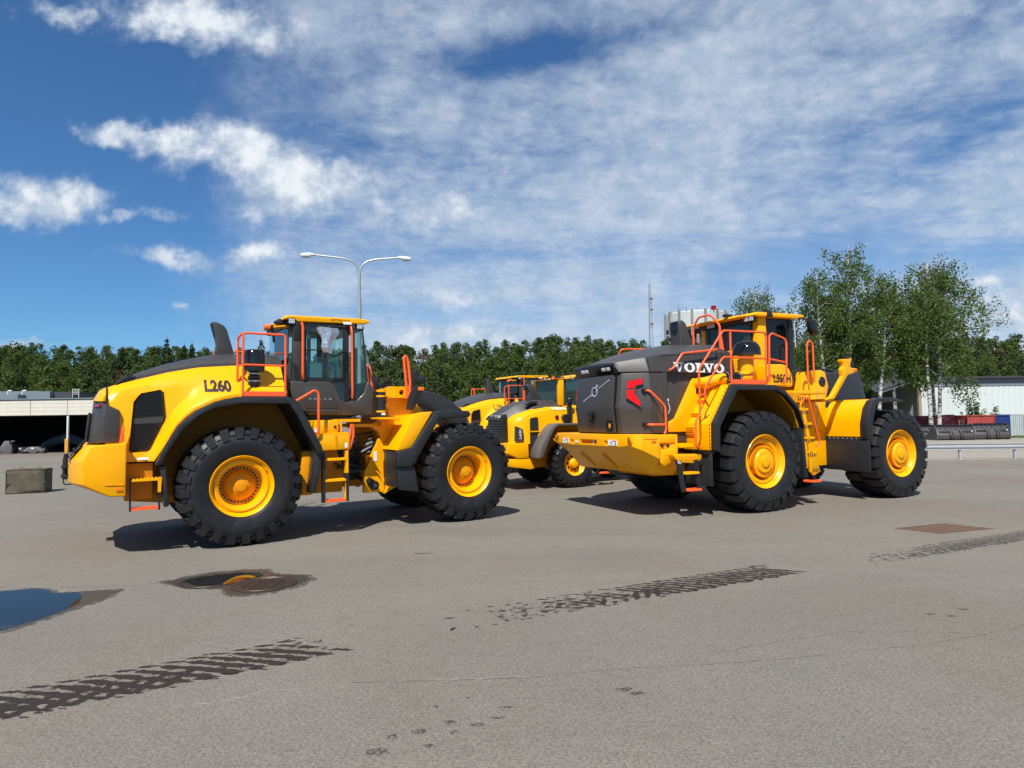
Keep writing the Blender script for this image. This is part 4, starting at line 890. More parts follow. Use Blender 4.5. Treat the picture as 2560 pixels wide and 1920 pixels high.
# ---------------------------------------------------------------- shared bits
def treads(root, name, x0, x1, y0, y1, z, m, th=.03):
    mb = MB().box(x0, x1, y0, y1, z - th, z - .004); n = max(4, int((x1 - x0) / .045))
    for k in range(n): a = x0 + (x1 - x0) * (k + .15) / n; mb.prism([(a, z - .004), (a + (x1 - x0) / n * .7, z - .004), (a + (x1 - x0) / n * .5, z + .012), (a + (x1 - x0) / n * .2, z + .012)], y0, y1)
    return mb.build(name, m, root, smooth=0)
def work_lamp(root, c, s=.10, face=-1, axis='y', grid=True):
    x, y, z = c
    if axis == 'y': o = MB().box(x - s * .6, x + s * .6, y, y + .08, z - s * .5, z + s * .5).build('work_lamp', BLK, root, bevel=.012); MB().box(x - s * .5, x + s * .5, y - .006, y - .001, z - s * .4, z + s * .4).build('lens', LAMPW, o, smooth=0); cells = [(x + a * s * .25, y - .010, z + b * s * .2) for a in (-1, 1) for b in (-1, 1)]; sz = (s * .30, .006, s * .26)
    else: o = MB().box(x, x + .08, y - s * .6, y + s * .6, z - s * .5, z + s * .5).build('work_lamp', BLK, root, bevel=.012); MB().box(x - .006, x - .001, y - s * .5, y + s * .5, z - s * .4, z + s * .4).build('lens', LAMPW, o, smooth=0); cells = [(x - .010, y + a * s * .25, z + b * s * .2) for a in (-1, 1) for b in (-1, 1)]; sz = (.006, s * .30, s * .26)
    g = MB()
    for q in cells: g.obox(q, sz)
    tag(g.build('reflector', SIL, o, smooth=0), kind='stuff')

# ---------------------------------------------------------------- big wheel loader with the curved bonnet 
def curved_loader(name, loc, rz, scale, label, model, roof_text, bag=True, sign=1):
    t = empty(name, loc, rz, scale); tag(t, label, 'wheel loader', 'wheel loaders parked in the yard')
    I = lambda x, tab: float(np.interp(x, [q[0] for q in tab], [q[1] for q in tab]))
    # counterweight
    sec = lambda y, pts: [(a, y, b) for a, b in pts]
    side = [(-1.97, 1.60), (-1.54, 1.63), (-1.54, .87), (-1.74, .88), (-2.06, 1.06), (-2.07, 1.39)]; rear = [(-2.08, 1.60), (-1.54, 1.63), (-1.54, .87), (-1.80, .88), (-2.24, 1.06), (-2.24, 1.39)]
    inn = [(a, b) for a, b in side]
    cw = MB().loft([sec(-1.43, side), sec(-.82, rear), sec(.82, rear), sec(1.43, side)]).build('counterweight', YEL, t, bevel=.022, seg=3)
    MB().prism([(-2.085, 1.615), (-2.245, 1.405), (-2.262, 1.42), (-2.10, 1.635)], -.95, .95).build('vent_grille', MESHM, t, smooth=0)
    for k in range(9): MB().obox((-2.10 - .018 * k + .004, 0, 1.625 - .024 * k), (.012, 1.88, .012)).build('grille_bar', BLK, t, smooth=0)
    for s in (-1, 1):
        MB().box(-1.66, -1.585, s * 1.44 - .006, s * 1.44 + .006, .955, .99).build('reflector', AMB, cw, smooth=0)
        MB().prism([(-1.80, 1.045), (-1.57, 1.03), (-1.57, 1.045)], s * 1.436 - .006, s * 1.436 + .006).build('groove', YELD, cw, smooth=0)
    # tow hitch and cable behind
    MB().box(-2.36, -2.20, -.16, .16, 1.24, 1.275).box(-2.36, -2.20, -.16, .16, 1.10, 1.135).build('hitch_plate', BLK, t, bevel=.008); MB().cyl((-2.31, 0, 0), .035, 1.06, 1.38, 'z', 12).tube([(-2.31, 0, 1.36), (-2.30, 0, 1.45)], .03, 8).build('hitch_pin', BLK, t)
    MB().tube([(-2.24, -.2, 1.15), (-2.33, -.22, 1.08), (-2.31, -.22, .99), (-2.20, -.2, 1.0)], .009, 6, .06).build('trailer_cable', HOSE, t)
    # bonnet
    zt = [(-1.80, 2.44), (-1.61, 2.52), (-1.0, 2.70), (-.57, 2.79), (0, 2.84), (.67, 2.85)]; zc = [(-1.80, 2.26), (-1.61, 2.40), (-1.27, 2.48), (-.9, 2.55), (-.48, 2.62), (0, 2.64), (.67, 2.64)]
    arch = [(-1.19, 1.33), (-1.10, 1.51), (-1.01, 1.68), (-.91, 1.86), (-.79, 1.99), (-.67, 2.09), (-.41, 2.22), (-.25, 2.268), (-.10, 2.295), (.67, 2.305)]
    secs = []
    for x in (-1.80, -1.72, -1.61, -1.5, -1.38, -1.28, -1.19, -1.10, -1.01, -.91, -.79, -.67, -.54, -.41, -.25, -.1, .1, .3, .5, .67):
        c_, tp = I(x, zc), I(x, zt); f = min(1, max(0, (x + 1.25) / .22)); zl = I(x, arch) if x > -1.19 else 1.35; yl = 1.27 + .19 * f; flare = .03 + .20 * f
        z2 = min(zl + .05 + flare, c_ - .10); z3 = max(z2 + .03, c_ - .12)
        h = [(-yl, zl), (-yl, zl + .045), (-yl + .06 * f + .01, zl + .09 + .05 * f), (-1.235, z2 if f > .5 else 1.7), (-1.185, z3), (-1.145, c_), (-1.00, tp - .025), (-.93, tp)]
        secs.append([(x, y, z) for y, z in h] + [(x, -y, z) for y, z in h[::-1]])
    hood = MB().loft(secs).build('bonnet', YEL, t, smooth=40)
    gr = [(-1.40, 2.30), (-1.36, 2.35), (-1.12, 2.405), (-1.07, 2.36), (-1.035, 2.0), (-1.05, 1.94), (-1.23, 1.52), (-1.27, 1.49), (-1.485, 1.49), (-1.50, 1.53), (-1.45, 2.22)]
    for s in (-1, 1):
        mb = MB().prism(gr, s * 1.10, s * 1.55, poly2=[((a + 1.27) * 1.22 - 1.27, (b - 1.93) * 1.07 + 1.93) for a, b in gr]); cut(hood, mb)
        shr = [((a + 1.27) * .985 - 1.27, (b - 1.95) * .99 + 1.95) for a, b in gr]
        g = MB().prism(shr, s * 1.105, s * 1.165).build('side_grille', MESHM, t, smooth=0, bevel=.012)
        MB().prism([(-1.47, 1.90), (-1.45, 1.985), (-1.06, 2.01), (-1.075, 1.915)], s * 1.168, s * 1.176).build('grille_strip', GRY, g, smooth=0)
        for z in np.arange(1.53, 2.38, .028):
            xl = I(z, [(1.53, -1.50), (2.22, -1.45), (2.30, -1.40), (2.35, -1.36), (2.405, -1.12)]); xr = I(z, [(1.49, -1.27), (1.52, -1.23), (1.94, -1.05), (2.0, -1.035), (2.36, -1.07), (2.405, -1.12)])
            if xr - xl < .10: continue
            MB().box(xl + .03, xr - .03, s * 1.171 - .003, s * 1.171 + .003, z, z + .010).build('louvre', BLK, g, smooth=0)
    decal('sticker', ([(0, 0), (.14, 0), (.14, .035), (0, .035)], [(0, 1, 2, 3)]), WHT, t, lambda a, b: (-1.40 + a, -1.285, 1.375 + b), hood)
    # rear end panel, tail light, top cap
    P0 = [(-1.86, 2.215), (-1.63, 2.10), (-1.63, 1.635), (-1.89, 1.63)]; P1 = [(-1.955, 2.235), (-1.60, 2.20), (-1.60, 1.635), (-2.01, 1.63)]
    MB().loft([sec(-1.275, [(-1.815, 2.20), (-1.635, 2.09), (-1.635, 1.64), (-1.835, 1.64)]), sec(-1.22, P0), sec(-.80, P1), sec(.80, P1), sec(1.22, P0), sec(1.275, [(-1.815, 2.20), (-1.635, 2.09), (-1.635, 1.64), (-1.835, 1.64)])]).build('tail_panel', GRY, t, bevel=.015)
    MB().prism([(-2.018, 2.08), (-2.060, 1.64), (-2.02, 1.64), (-1.98, 2.08)], -.78, .78).build('tail_grille', MESHM, t, bevel=.02)
    c0, c1 = [(-1.80, 2.225), (-1.80, 2.335), (-1.825, 2.33), (-1.86, 2.225)], [(-1.80, 2.245), (-1.80, 2.452), (-1.885, 2.40), (-1.965, 2.245)]
    MB().loft([sec(-1.20, c0), sec(-1.05, [(-1.80, 2.235), (-1.80, 2.42), (-1.86, 2.37), (-1.925, 2.235)]), sec(-.85, c1), sec(.85, c1), sec(1.05, [(-1.80, 2.235), (-1.80, 2.42), (-1.86, 2.37), (-1.925, 2.235)]), sec(1.20, c0)]).build('tail_cap', YEL, t, bevel=.018, seg=3)
    for s in (-1, 1): MB().tube([(-1.80, s * 1.245, 2.16), (-1.795, s * 1.18, 2.27), (-1.795, s * 1.02, 2.425), (-1.795, s * .92, 2.455)], .012, 6).build('cap_seam', BLKG, t)
    MB().prism([(-1.80, 2.462), (-1.89, 2.408), (-1.96, 2.30), (-1.93, 2.28), (-1.80, 2.40)], -.70, .70).build('tail_cap_strip', GRY, t, bevel=.01)
    for s in (-1, 1): MB().prism([(-1.945, 2.19), (-1.87, 2.20), (-1.875, 2.165), (-1.955, 2.155)], s * .86, s * 1.235, poly2=[(-1.875, 2.185), (-1.80, 2.195), (-1.81, 2.165), (-1.885, 2.155)]).build('tail_light', REDD, t, smooth=0)
    for s in (-1, 1): MB().prism([(-1.63, 1.64), (-1.60, 1.88), (-1.57, 1.88), (-1.575, 1.64)], s * 1.33 - .02, s * 1.33 + .02).build('latch_handle', ORG, t, bevel=.01)
    # dark spine
    sp = [(-1.70, 2.475), (-1.60, 2.58), (-1.39, 2.70), (-.97, 2.86), (-.52, 2.985), (-.3, 3.03), (.1, 3.055), (.70, 3.055)]; secs = []
    for x, z in sp:
        zb = I(x, zt); hgt = z - zb; h = [(-.965, zb - .03), (-.955, zb + .035), (-.90, zb + .06 + hgt * .15), (-.56, z), (-.2, z + .02)]; h = [(y, min(q, z + .02)) for y, q in h]
        secs.append([(x, y, q) for y, q in h] + [(x, -y, q) for y, q in h[::-1]])
    MB().loft(secs).build('bonnet_spine', GRY, t, smooth=25)
    MB().prism([(-1.68, 2.49), (-1.60, 2.575), (-1.45, 2.655), (-1.48, 2.60)], -.985, -.955).build('spine_trim', BLKG, t, smooth=0)
    # exhaust
    ex = [(-.285, 3.635), (-.20, 3.62), (-.10, 3.575), (-.05, 3.50), (.085, 3.03), (-.24, 3.03), (-.205, 3.24)]
    MB().prism(ex, -.24, -.02).build('exhaust_stack', GRY, t, bevel=.022, seg=3); MB().prism([(-.298, 3.60), (-.235, 3.36), (-.215, 3.36), (-.275, 3.61)], -.20, -.06).build('exhaust_outlet', BLKG, t, smooth=0)
    # fenders
    out = [(-1.19, 1.30), (-1.10, 1.50), (-.91, 1.855), (-.67, 2.085), (-.41, 2.215), (-.10, 2.298), (.68, 2.305), (.83, 2.21), (1.08, 1.75), (1.21, 1.50), (1.24, 1.38)]
    inr = [(1.14, 1.36), (1.10, 1.47), (.98, 1.68), (.80, 2.02), (.68, 2.19), (-.04, 2.19), (-.39, 2.125), (-.62, 2.01), (-.83, 1.81), (-1.02, 1.50), (-1.11, 1.30)]
    for s in (-1, 1):
        MB().prism(out + inr, s * 1.20, s * 1.545).build('rear_fender', FEND, t, bevel=.018)
        lin = inr[::-1]; mb = MB(); mb.add([(a, s * y, b + .012) for a, b in lin for y in (.62, 1.195)] , [(2 * i, 2 * i + 1, 2 * i + 3, 2 * i + 2) for i in range(len(lin) - 1)]); mb.build('arch_shade_liner', BLK, t, smooth=40, fix=False)  # liner coloured black to hold the deep shade of the arch
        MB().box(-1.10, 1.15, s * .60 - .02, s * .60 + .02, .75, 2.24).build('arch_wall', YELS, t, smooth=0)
        MB().prism([(-1.13, 1.28), (-1.05, 1.28), (-1.0, .70), (-1.06, .68), (-1.07, 1.0)], s * 1.15, s * 1.50).build('mud_flap', FEND, t, bevel=.01)
        MB().prism([(1.13, 1.42), (1.25, 1.40), (1.20, 1.0), (1.13, .72), (1.06, .72), (1.10, 1.05)], s * 1.15, s * 1.45).build('mud_flap', FEND, t, bevel=.015)
    # platforms with rails and air cleaner
    for s in (-1, 1):
        MB().box(-.02, .64, s * 1.50 - .012, s * 1.50 + .012, 2.31, 2.385).build('kick_plate', ORG, t, smooth=0)
        MB().box(-.02, .66, min(s * 1.16, s * 1.487), max(s * 1.16, s * 1.487), 2.312, 2.33).build('platform', YELD, t, smooth=0)
        r = .0185
        MB().tube([(-.01, s * 1.50, 2.32), (-.01, s * 1.50, 3.30), (.63, s * 1.50, 3.30), (.63, s * 1.50, 2.32)], r, 8, .05).build('platform_rail', ORG, t)
        MB().tube([(-.01, s * 1.50, 2.80), (.63, s * 1.50, 2.80)], r * .85, 8).build('mid_rail', ORG, t)
        MB().tube([(-.04, s * 1.22, 2.32), (-.04, s * 1.22, 3.25), (-.01, s * 1.48, 3.30)], r, 8, .06).build('end_rail', ORG, t); MB().tube([(-.03, s * 1.22, 2.80), (-.01, s * 1.50, 2.80)], r * .85, 8).build('end_rail_bar', ORG, t)
    MB().lathe([(.09, 2.70), (.155, 2.71), (.158, 2.84), (.158, 2.96), (.148, 3.02), (.12, 3.055), (.05, 3.07), (1e-4, 3.07)], 32, 'z', (.195, -1.30, 0)).build('air_cleaner_cap', BLKG, t)
    MB().lathe([(.161, 2.72), (.161, 2.835)], 32, 'z', (.195, -1.30, 0)).build('dust_bowl', glass_mat('dust_bowl' + model, (.75, .6, .2)), t)
    MB().lathe([(.075, 2.33), (.082, 2.50), (.095, 2.51), (.095, 2.58), (.08, 2.59), (.09, 2.60), (.09, 2.64), (.075, 2.65), (.075, 2.74)], 24, 'z', (.195, -1.30, 0)).build('intake_pipe', BLK, t)
    for z in (2.55, 2.665): MB().lathe([(.098, z), (.098, z + .018)], 24, 'z', (.195, -1.30, 0)).build('hose_clamp', SIL, t)
    MB().tube([(.195, -1.30, 2.40), (.0, -1.28, 2.40), (-.06, -1.16, 2.43)], .075, 10, .06).build('intake_elbow', BLK, t)
    sh = MB().prism([(-.05, 2.31), (-.05, 2.48), (-.02, 2.51), (.13, 2.51), (.13, 2.31)], -1.255, -1.24).build('intake_recess', BLKG, t, smooth=0)
    decal('model_name', text2d(model, .37, .205, .05), INK, t, lambda a, b: (-.52 + a, -1.3, 2.375 + b), hood, .006)
    # cab
    ro = MB().prism([(.74, 3.66), (.80, 3.735), (2.20, 3.765), (2.28, 3.735), (2.28, 3.70), (2.16, 3.665), (.98, 3.635), (.93, 3.69)], -.86, .86).build('cab_roof', YEL, t, bevel=.022, seg=3)
    MB().box(.82, 2.2, -.78, .78, 3.56, 3.64).build('roof_lining', BLK, t, bevel=.01)
    decal('roof_lettering', text2d(roof_text, .36, .035, .02), mat('bronze_print' + model, (.28, .12, .01), .5), t, lambda a, b: (1.55 + a, -.864, 3.692 + b))
    if bag: MB().box(1.78, 1.93, -.905, -.868, 3.63, 3.675).build('roof_lamp_tape', WHT, t, bevel=.008)
    pil = lambda poly, y0, y1, m=GRY, nm='pillar': MB().prism(poly, y0, y1).build(nm, m, t, bevel=.012)
    for s in (-1, 1):
        pil([(.90, 2.58), (1.10, 2.58), (1.075, 3.64), (.92, 3.62)], s * .84, s * .74); pil([(.915, 3.30), (1.075, 3.30), (1.076, 3.62), (.92, 3.62)], s * .846, s * .842, BLK, 'pillar_trim')
        pil([(1.83, 2.25), (1.90, 2.25), (1.90, 3.64), (1.83, 3.64)], s * .835, s * .75, BLK); pil([(1.96, 2.26), (2.03, 2.28), (2.00, 3.65), (1.94, 3.65)], s * .85, s * .79, GRY, 'front_pillar')
        dr = MB().box(1.105, 1.83, s * .822 - .012, s * .822 + .012, 2.60, 2.665).box(1.105, 1.83, s * .822 - .012, s * .822 + .012, 3.58, 3.63).box(1.105, 1.14, s * .822 - .012, s * .822 + .012, 2.67, 3.575).box(1.455, 1.485, s * .822 - .012, s * .822 + .012, 2.67, 3.575).box(1.79, 1.825, s * .822 - .012, s * .822 + .012, 2.67, 3.575).build('door_frame', BLK, t, smooth=0)
        MB().box(1.142, 1.453, s * .815 - .003, s * .815 + .003, 2.67, 3.575).build('pane', GLS, dr, smooth=0); MB().box(1.487, 1.788, s * .815 - .003, s * .815 + .003, 2.67, 3.575).build('pane', GLS, dr, smooth=0)
        MB().prism([(1.60, 2.595), (1.825, 2.595), (1.825, 2.25), (1.77, 2.25)], s * .82 - .003, s * .82 + .003).build('lower_pane', GLS, t, smooth=0)
        MB().prism([(2.04, 2.28), (2.17, 2.40), (2.25, 2.62), (2.16, 3.62), (2.01, 3.64)], s * .80 - .003, s * .80 + .003).build('quarter_glass', GLS, t, smooth=0)
        MB().tube([(1.04, s * .90, 3.62), (1.06, s * .91, 3.55), (1.06, s * .91, 2.72), (1.08, s * .88, 2.64)], .022, 8, .05).build('door_bar', ORG, t); MB().tube([(1.92, s * .87, 3.62), (1.93, s * .91, 3.5), (1.94, s * .91, 2.4), (1.95, s * .87, 2.31)], .020, 8, .05).build('door_bar', ORG, t)
        MB().tube([(1.06, s * .89, 3.14), (1.50, s * .88, 3.16), (1.58, s * .88, 3.06), (1.66, s * .88, 3.06), (1.78, s * .88, 3.13), (1.96, s * .89, 3.12)], .012, 6, .03).build('door_rail', BLK, t)
        work_lamp(t, (.885, s * .86 - (.08 if s > 0 else 0), 3.635), .10); work_lamp(t, (2.10, s * .84 - (.08 if s > 0 else 0), 3.62), .10)
        lv = MB()
        for k in range(7): lv.obox((.985 - .006 * k, s * .843, 2.62 + .042 * k), (.11, .012, .014), 0, .55)
        tag(lv.build('vent_slots', BLKG, t, smooth=0), kind='stuff')
    MB().prism([(2.00, 3.62), (2.17, 3.62), (2.27, 2.62), (2.20, 2.40), (2.05, 2.28), (2.02, 2.28), (2.16, 2.42), (2.235, 2.62), (2.15, 3.60)], -.80, -.785).build('screen_edge', BLK, t, smooth=0)
    ws = [(2.17, 3.60), (2.28, 3.06), (2.36, 2.62)]
    mb = MB(); mb.add([(x + .06 * (1 - (y / .78) ** 2), y, z) for x, z in ws for y in np.linspace(-.78, .78, 7)], [(i * 7 + j, i * 7 + j + 1, i * 7 + 8 + j, i * 7 + 7 + j) for i in range(2) for j in range(6)]); mb.build('windscreen', GLS, t, smooth=60, fix=False)
    MB().tube([(2.40, -.70, 2.60), (2.33, -.60, 3.0), (2.29, -.45, 3.2)], .010, 5).build('wiper', BLK, t)
    mb = MB().box(.855, .87, -.72, .72, 2.9, 3.56); mb.build('rear_window', GLS, t, smooth=0)
    low = [(.87, 2.595), (1.54, 2.60), (1.62, 2.55), (1.75, 2.27), (1.80, 2.245), (1.87, 2.24), (2.04, 2.275), (2.17, 2.40), (2.23, 2.60), (2.27, 2.62), (2.33, 2.53), (2.36, 2.40), (2.35, 2.05), (2.30, 2.0), (1.18, 2.01), (1.05, 2.10), (.87, 2.32)]
    shl = MB().prism(low, -.87, .87).build('cab_shell', GRYB, t, bevel=.03, seg=3)
    MB().prism([(1.10, 2.50), (1.50, 2.51), (1.60, 2.40), (1.68, 2.20), (1.68, 2.13), (1.12, 2.13)], -.884, -.874).build('shell_panel', GRY, t, bevel=.006); MB().prism([(1.08, 2.115), (1.74, 2.115), (1.74, 2.05), (1.15, 2.05)], -.884, -.874).build('shell_panel', GRY, t, bevel=.006)
    MB().prism([(.66, 2.86), (.90, 2.88), (.90, 2.58), (.86, 2.2), (.70, 2.2)], -.80, .80).build('cab_rear_panel', GRY, t, bevel=.015)
    for k, ch in enumerate('VOLVO'): decal('badge_letter', volvo2d(.2, .03) if False else text2d(ch, .045, .032, .01), SIL, t, lambda a, b, k=k: (1.17 + k * .088 + a, -.889, 2.275 + b))
    # inside the cab
    MB().prism([(1.08, 2.40), (1.12, 2.95), (1.20, 3.25), (1.28, 3.25), (1.30, 2.85), (1.62, 2.82), (1.64, 2.70), (1.5, 2.4)], -.28, .26).build('seat', SEAT, t, bevel=.05, seg=3)
    MB().box(1.86, 2.1, -.16, .16, 2.3, 2.72).build('steering_column', INT, t, bevel=.03); MB().lathe([(.19, 0), (.205, .012), (.19, .024), (.175, .012), (.19, 0)], 24, 'x', (1.84, 0, 2.83)).build('steering_wheel', INT, t); MB().box(1.2, 1.75, .34, .62, 2.45, 2.80).build('side_console', INT, t, bevel=.03)
    MB().box(1.21, 1.42, -.80, -.795, 2.67, 2.93).build('paper_sheet', PAPER, t, smooth=0); MB().box(1.13, 1.20, -.80, -.795, 3.36, 3.41).build('sticker', PAPER, t, smooth=0); MB().box(1.44, 1.50, .2, .26, 2.6, 3.5).build('inner_post', INT, t, smooth=0)
    MB().tube([(1.25, .2, 3.42), (1.2, .2, 3.36), (1.24, .2, 3.30), (1.32, .2, 3.31)], .012, 6, .03).build('cab_cable', INT, t)
    # beacon and rear camera
    MB().tube([(.86, -.60, 3.60), (.72, -.62, 3.57), (.58, -.62, 3.575)], .025, 8, .03).build('beacon_arm', YEL, t); MB().prism([(.62, 3.545), (.95, 3.60), (.95, 3.57), (.62, 3.52)], -.74, -.40).build('rear_canopy', YEL, t, bevel=.008)
    MB().lathe([(1e-4, 0), (.05, 0), (.052, .06), (.045, .10), (1e-4, .11)], 16, 'x', (.475, -.62, 3.53)).build('beacon', AMB, t); MB().lathe([(.055, 0), (.055, .05)], 16, 'x', (.585, -.62, 3.53)).build('beacon_base', BLK, t)
    MB().prism([(.64, 3.59), (.66, 3.66), (.72, 3.69), (.79, 3.66), (.82, 3.59)], -.72, -.50).build('camera_housing', BLK, t, bevel=.02); MB().tube([(.64, -.5, 3.54), (.66, -.5, 3.40), (.68, -.45, 3.30)], .02, 6).build('wiring', HOSE, t)
    MB().prism([(.92, 2.9), (1.04, 2.9), (1.05, 3.5), (.96, 3.5)], .66, .78).build('rear_pillar', GRY, t, bevel=.01)
    # mirror wrapped in a silver bag
    MB().tube([(1.86, -.84, 3.60), (1.72, -1.05, 3.56), (1.46, -1.10, 3.56), (1.43, -1.10, 3.48)], .013, 6, .05).build('mirror_arm', BLK, t)
    n = 9; secs = []
    for k in range(8):
        f = k / 7; z = 3.52 - .44 * f; wd = .185 * (1 - f) + .055 * f + .02 * math.sin(f * 9); cx = 1.43 + .012 * math.sin(f * 7)
        secs.append([(cx + wd * math.cos(a) * (1 + .10 * math.sin(3 * a + 5 * f)), -1.10 + .05 * math.sin(a) * (1 + .3 * math.sin(4 * a + 3 * f)), z + .012 * math.sin(2 * a)) for a in np.linspace(0, 2 * PI, 19)[:-1]])
    if bag: MB().loft(secs).build('mirror_bag', BAG, t, smooth=20)
    else: MB().prism([(1.30, 3.15), (1.30, 3.50), (1.52, 3.52), (1.50, 3.13)], -1.13, -1.08).build('mirror_bag', BAG, t, bevel=.02)
    # stair rails, boxes, ladder
    for s in (-1, 1):
        MB().tube([(.82, s * 1.44, 2.24), (1.12, s * 1.45, 2.42), (1.18, s * 1.45, 2.36), (1.18, s * 1.45, 1.72), (1.15, s * 1.42, 1.66)], .021, 8, .06).build('stair_rail', ORG, t)
        b1 = MB().box(1.15, 1.56, s * 1.30, s * .75, 1.70, 1.92).build('battery_box', YEL, t, bevel=.015); MB().cyl((1.50, 0, 1.805), .022, min(s * 1.30, s * 1.318), max(s * 1.30, s * 1.318)).build('lock', BLK, b1)
        MB().box(1.60, 1.97, s * 1.24, s * .80, 1.885, 1.935).box(1.60, 1.64, s * 1.24, s * 1.19, 1.70, 1.884).build('walkway', YEL, t, smooth=0)
        MB().prism([(1.19, 1.68), (1.73, 1.675), (1.725, 1.42), (1.25, 1.41), (1.20, 1.55)], s * 1.40, s * .80).build('step_box', YEL, t, bevel=.015); MB().box(1.47, 1.50, s * 1.40 - .012, s * 1.40 + .012, 1.42, 1.67).build('step_box_rib', YELD, t, smooth=0)
        treads(t, 'step', 1.20, 1.72, s * 1.40 if s < 0 else s * 1.0, s * 1.0 if s < 0 else s * 1.40, 1.695, YEL)
        for x in (1.285, 1.675):
            MB().prism([(x - .02, 1.40), (x + .025, 1.40), (x + .03, .545), (x - .015, .545)], s * 1.40, s * 1.30).build('ladder_stile', YEL if x > 1.5 else BLK, t, smooth=0)
        MB().prism([(1.655, 1.02), (1.71, 1.02), (1.71, .545), (1.665, .545)], s * 1.406, s * 1.29).build('ladder_strap', BLK, t, smooth=0)
        for z, m in ((1.27, YEL), (.92, YEL), (.58, ORG)): treads(t, 'rung', 1.31, 1.66, min(s * 1.41, s * 1.27), max(s * 1.41, s * 1.27), z, m)
        MB().tube([(1.70, s * 1.35, 1.39), (1.75, s * 1.35, 1.44), (1.81, s * 1.35, 1.66), (1.80, s * 1.35, 1.83), (1.765, s * 1.35, 1.83), (1.75, s * 1.35, 1.62), (1.74, s * 1.35, 1.45)], .020, 8, .04).build('grab_handle', ORG, t)
        # rear ladder
        for x in (-1.485, -1.115): MB().box(x - .012, x + .012, min(s * 1.36, s * 1.30), max(s * 1.36, s * 1.30), .64, 1.12).build('ladder_stile', BLK, t, smooth=0)
        treads(t, 'rung', -1.47, -1.13, min(s * 1.37, s * 1.2), max(s * 1.37, s * 1.2), 1.10, YEL); treads(t, 'rung', -1.47, -1.13, min(s * 1.37, s * 1.2), max(s * 1.37, s * 1.2), .685, ORG)
        MB().prism([(-1.14, 1.12), (-1.09, 1.12), (-1.10, .90), (-1.14, .90)], s * 1.39, s * 1.36).build('ladder_bracket', YEL, t, smooth=0)
        MB().box(1.155, 1.195, s * 1.303 - .002, s * 1.303 + .002, 1.72, 1.78).build('sticker', WHT, t, smooth=0); MB().box(1.64, 1.685, s * 1.403 - .002, s * 1.403 + .002, 1.45, 1.53).build('sticker', WHT, t, smooth=0)
    # rear frame, axle, belly
    MB().prism([(-1.54, 1.34), (1.0, 1.34), (1.75, 1.40), (1.90, 1.0), (1.86, .62), (-.9, .64), (-1.54, .72)], -.58, .58).build('rear_frame', YELM, t, bevel=.02); MB().box(-1.5, 1.0, -.55, .55, 1.35, 2.25).build('engine_bay', YELS, t, smooth=0)  # frame and bay use the yellows darkened for shade
    MB().lathe([(.22, -1.0), (.24, -.5), (.32, -.2), (.32, .2), (.24, .5), (.22, 1.0)], 20, 'y', (0, 0, .9)).build('rear_axle', YELD, t)
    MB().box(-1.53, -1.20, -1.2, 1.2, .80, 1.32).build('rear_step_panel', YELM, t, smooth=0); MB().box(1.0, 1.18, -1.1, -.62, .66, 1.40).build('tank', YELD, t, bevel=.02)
    MB().box(.9, 1.95, -.62, .62, 1.93, 2.0).build('cab_mount', BLK, t, smooth=0)
    MB().prism([(1.75, .75), (1.75, 1.35), (2.3, 1.5), (2.3, .8)], -.25, .25).build('articulation_joint', BLK, t, smooth=0)
    for k in range(9):
        y = -.68 + .085 * (k % 5); z0 = 1.05 + .09 * k; r = random.Random(k)
        MB().tube([(1.72, y, z0), (1.98, y - .05, z0 + r.uniform(-.2, .12)), (2.2, y, 1.0 + .08 * k), (2.5, y + .05, 1.2 + .06 * k)], .022, 6, .12).build('hydraulic_hose', HOSE, t)
    for s in (-1, 1): MB().tube([(1.5, s * .45, .98), (2.2, s * .5, .98)], .07, 12).build('steering_cylinder', BLK, t); MB().tube([(2.2, s * .5, .98), (2.55, s * .52, .95)], .035, 10).build('steering_rod', CHR, t)
    # front frame
    ff = [(2.22, .58), (2.55, .58), (2.88, .76), (3.4, .9), (3.9, .75), (4.3, .8), (4.3, 1.3), (3.6, 1.9), (3.41, 2.06), (3.28, 2.2), (3.19, 2.48), (3.10, 2.54), (2.73, 2.54), (2.62, 2.50), (2.69, 1.96), (2.50, 1.90), (2.39, 1.84), (2.03, 1.84), (2.03, 1.79), (2.36, 1.78), (2.49, 1.70), (2.53, 1.60), (2.44, 1.40), (2.23, .96)]
    hole = [(2.65, .74), (2.59, .85), (2.585, 1.13), (2.68, 1.36), (2.75, 1.49), (2.83, 1.54), (2.90, 1.53), (2.93, 1.46), (2.93, .95), (2.80, .76)]
    for s in (-1, 1):
        p = MB().prism(ff, s * .74, s * .62).build('front_frame_plate', YEL, t, smooth=30); cut(p, MB().prism(hole, s * .5, s * .9)); cut(p, MB().cyl((2.96, 0, 2.43), .055, s * .7 - .3, s * .7 + .3, 'y', 20))
        MB().prism([(2.56, .60), (2.95, .80), (2.95, .73), (2.57, .55)], s * .82, s * .60).build('frame_flange', YEL, t, smooth=0)
        MB().tube([(2.26, s * .80, .84), (2.36, s * .80, .73)], [.05, .085], 14).build('pin_plate', BLK, t); MB().cyl((2.36, 0, .72), .085, s * .86 - .04, s * .86 + .04).build('pivot_pin', BLK, t); MB().cyl((2.36, 0, .72), .035, s * .87 - .06, s * .87 + .06).build('pivot_cap', GRY, t)
        MB().tube([(2.42, s * .78, .98), (2.50, s * .79, .9), (2.56, s * .79, .75), (2.56, s * .79, .6)], .015, 6, .05).build('pipe', YEL, t)
        MB().prism([(2.31, 1.955), (2.72, 1.955), (2.72, 1.90), (2.31, 1.925)], s * 1.22, s * .76).build('step_plate', YEL, t, bevel=.006); MB().box(2.45, 2.47, min(s * 1.0, s * .78), max(s * 1.0, s * .78), 1.80, 1.90).build('step_bracket', YEL, t, smooth=0)
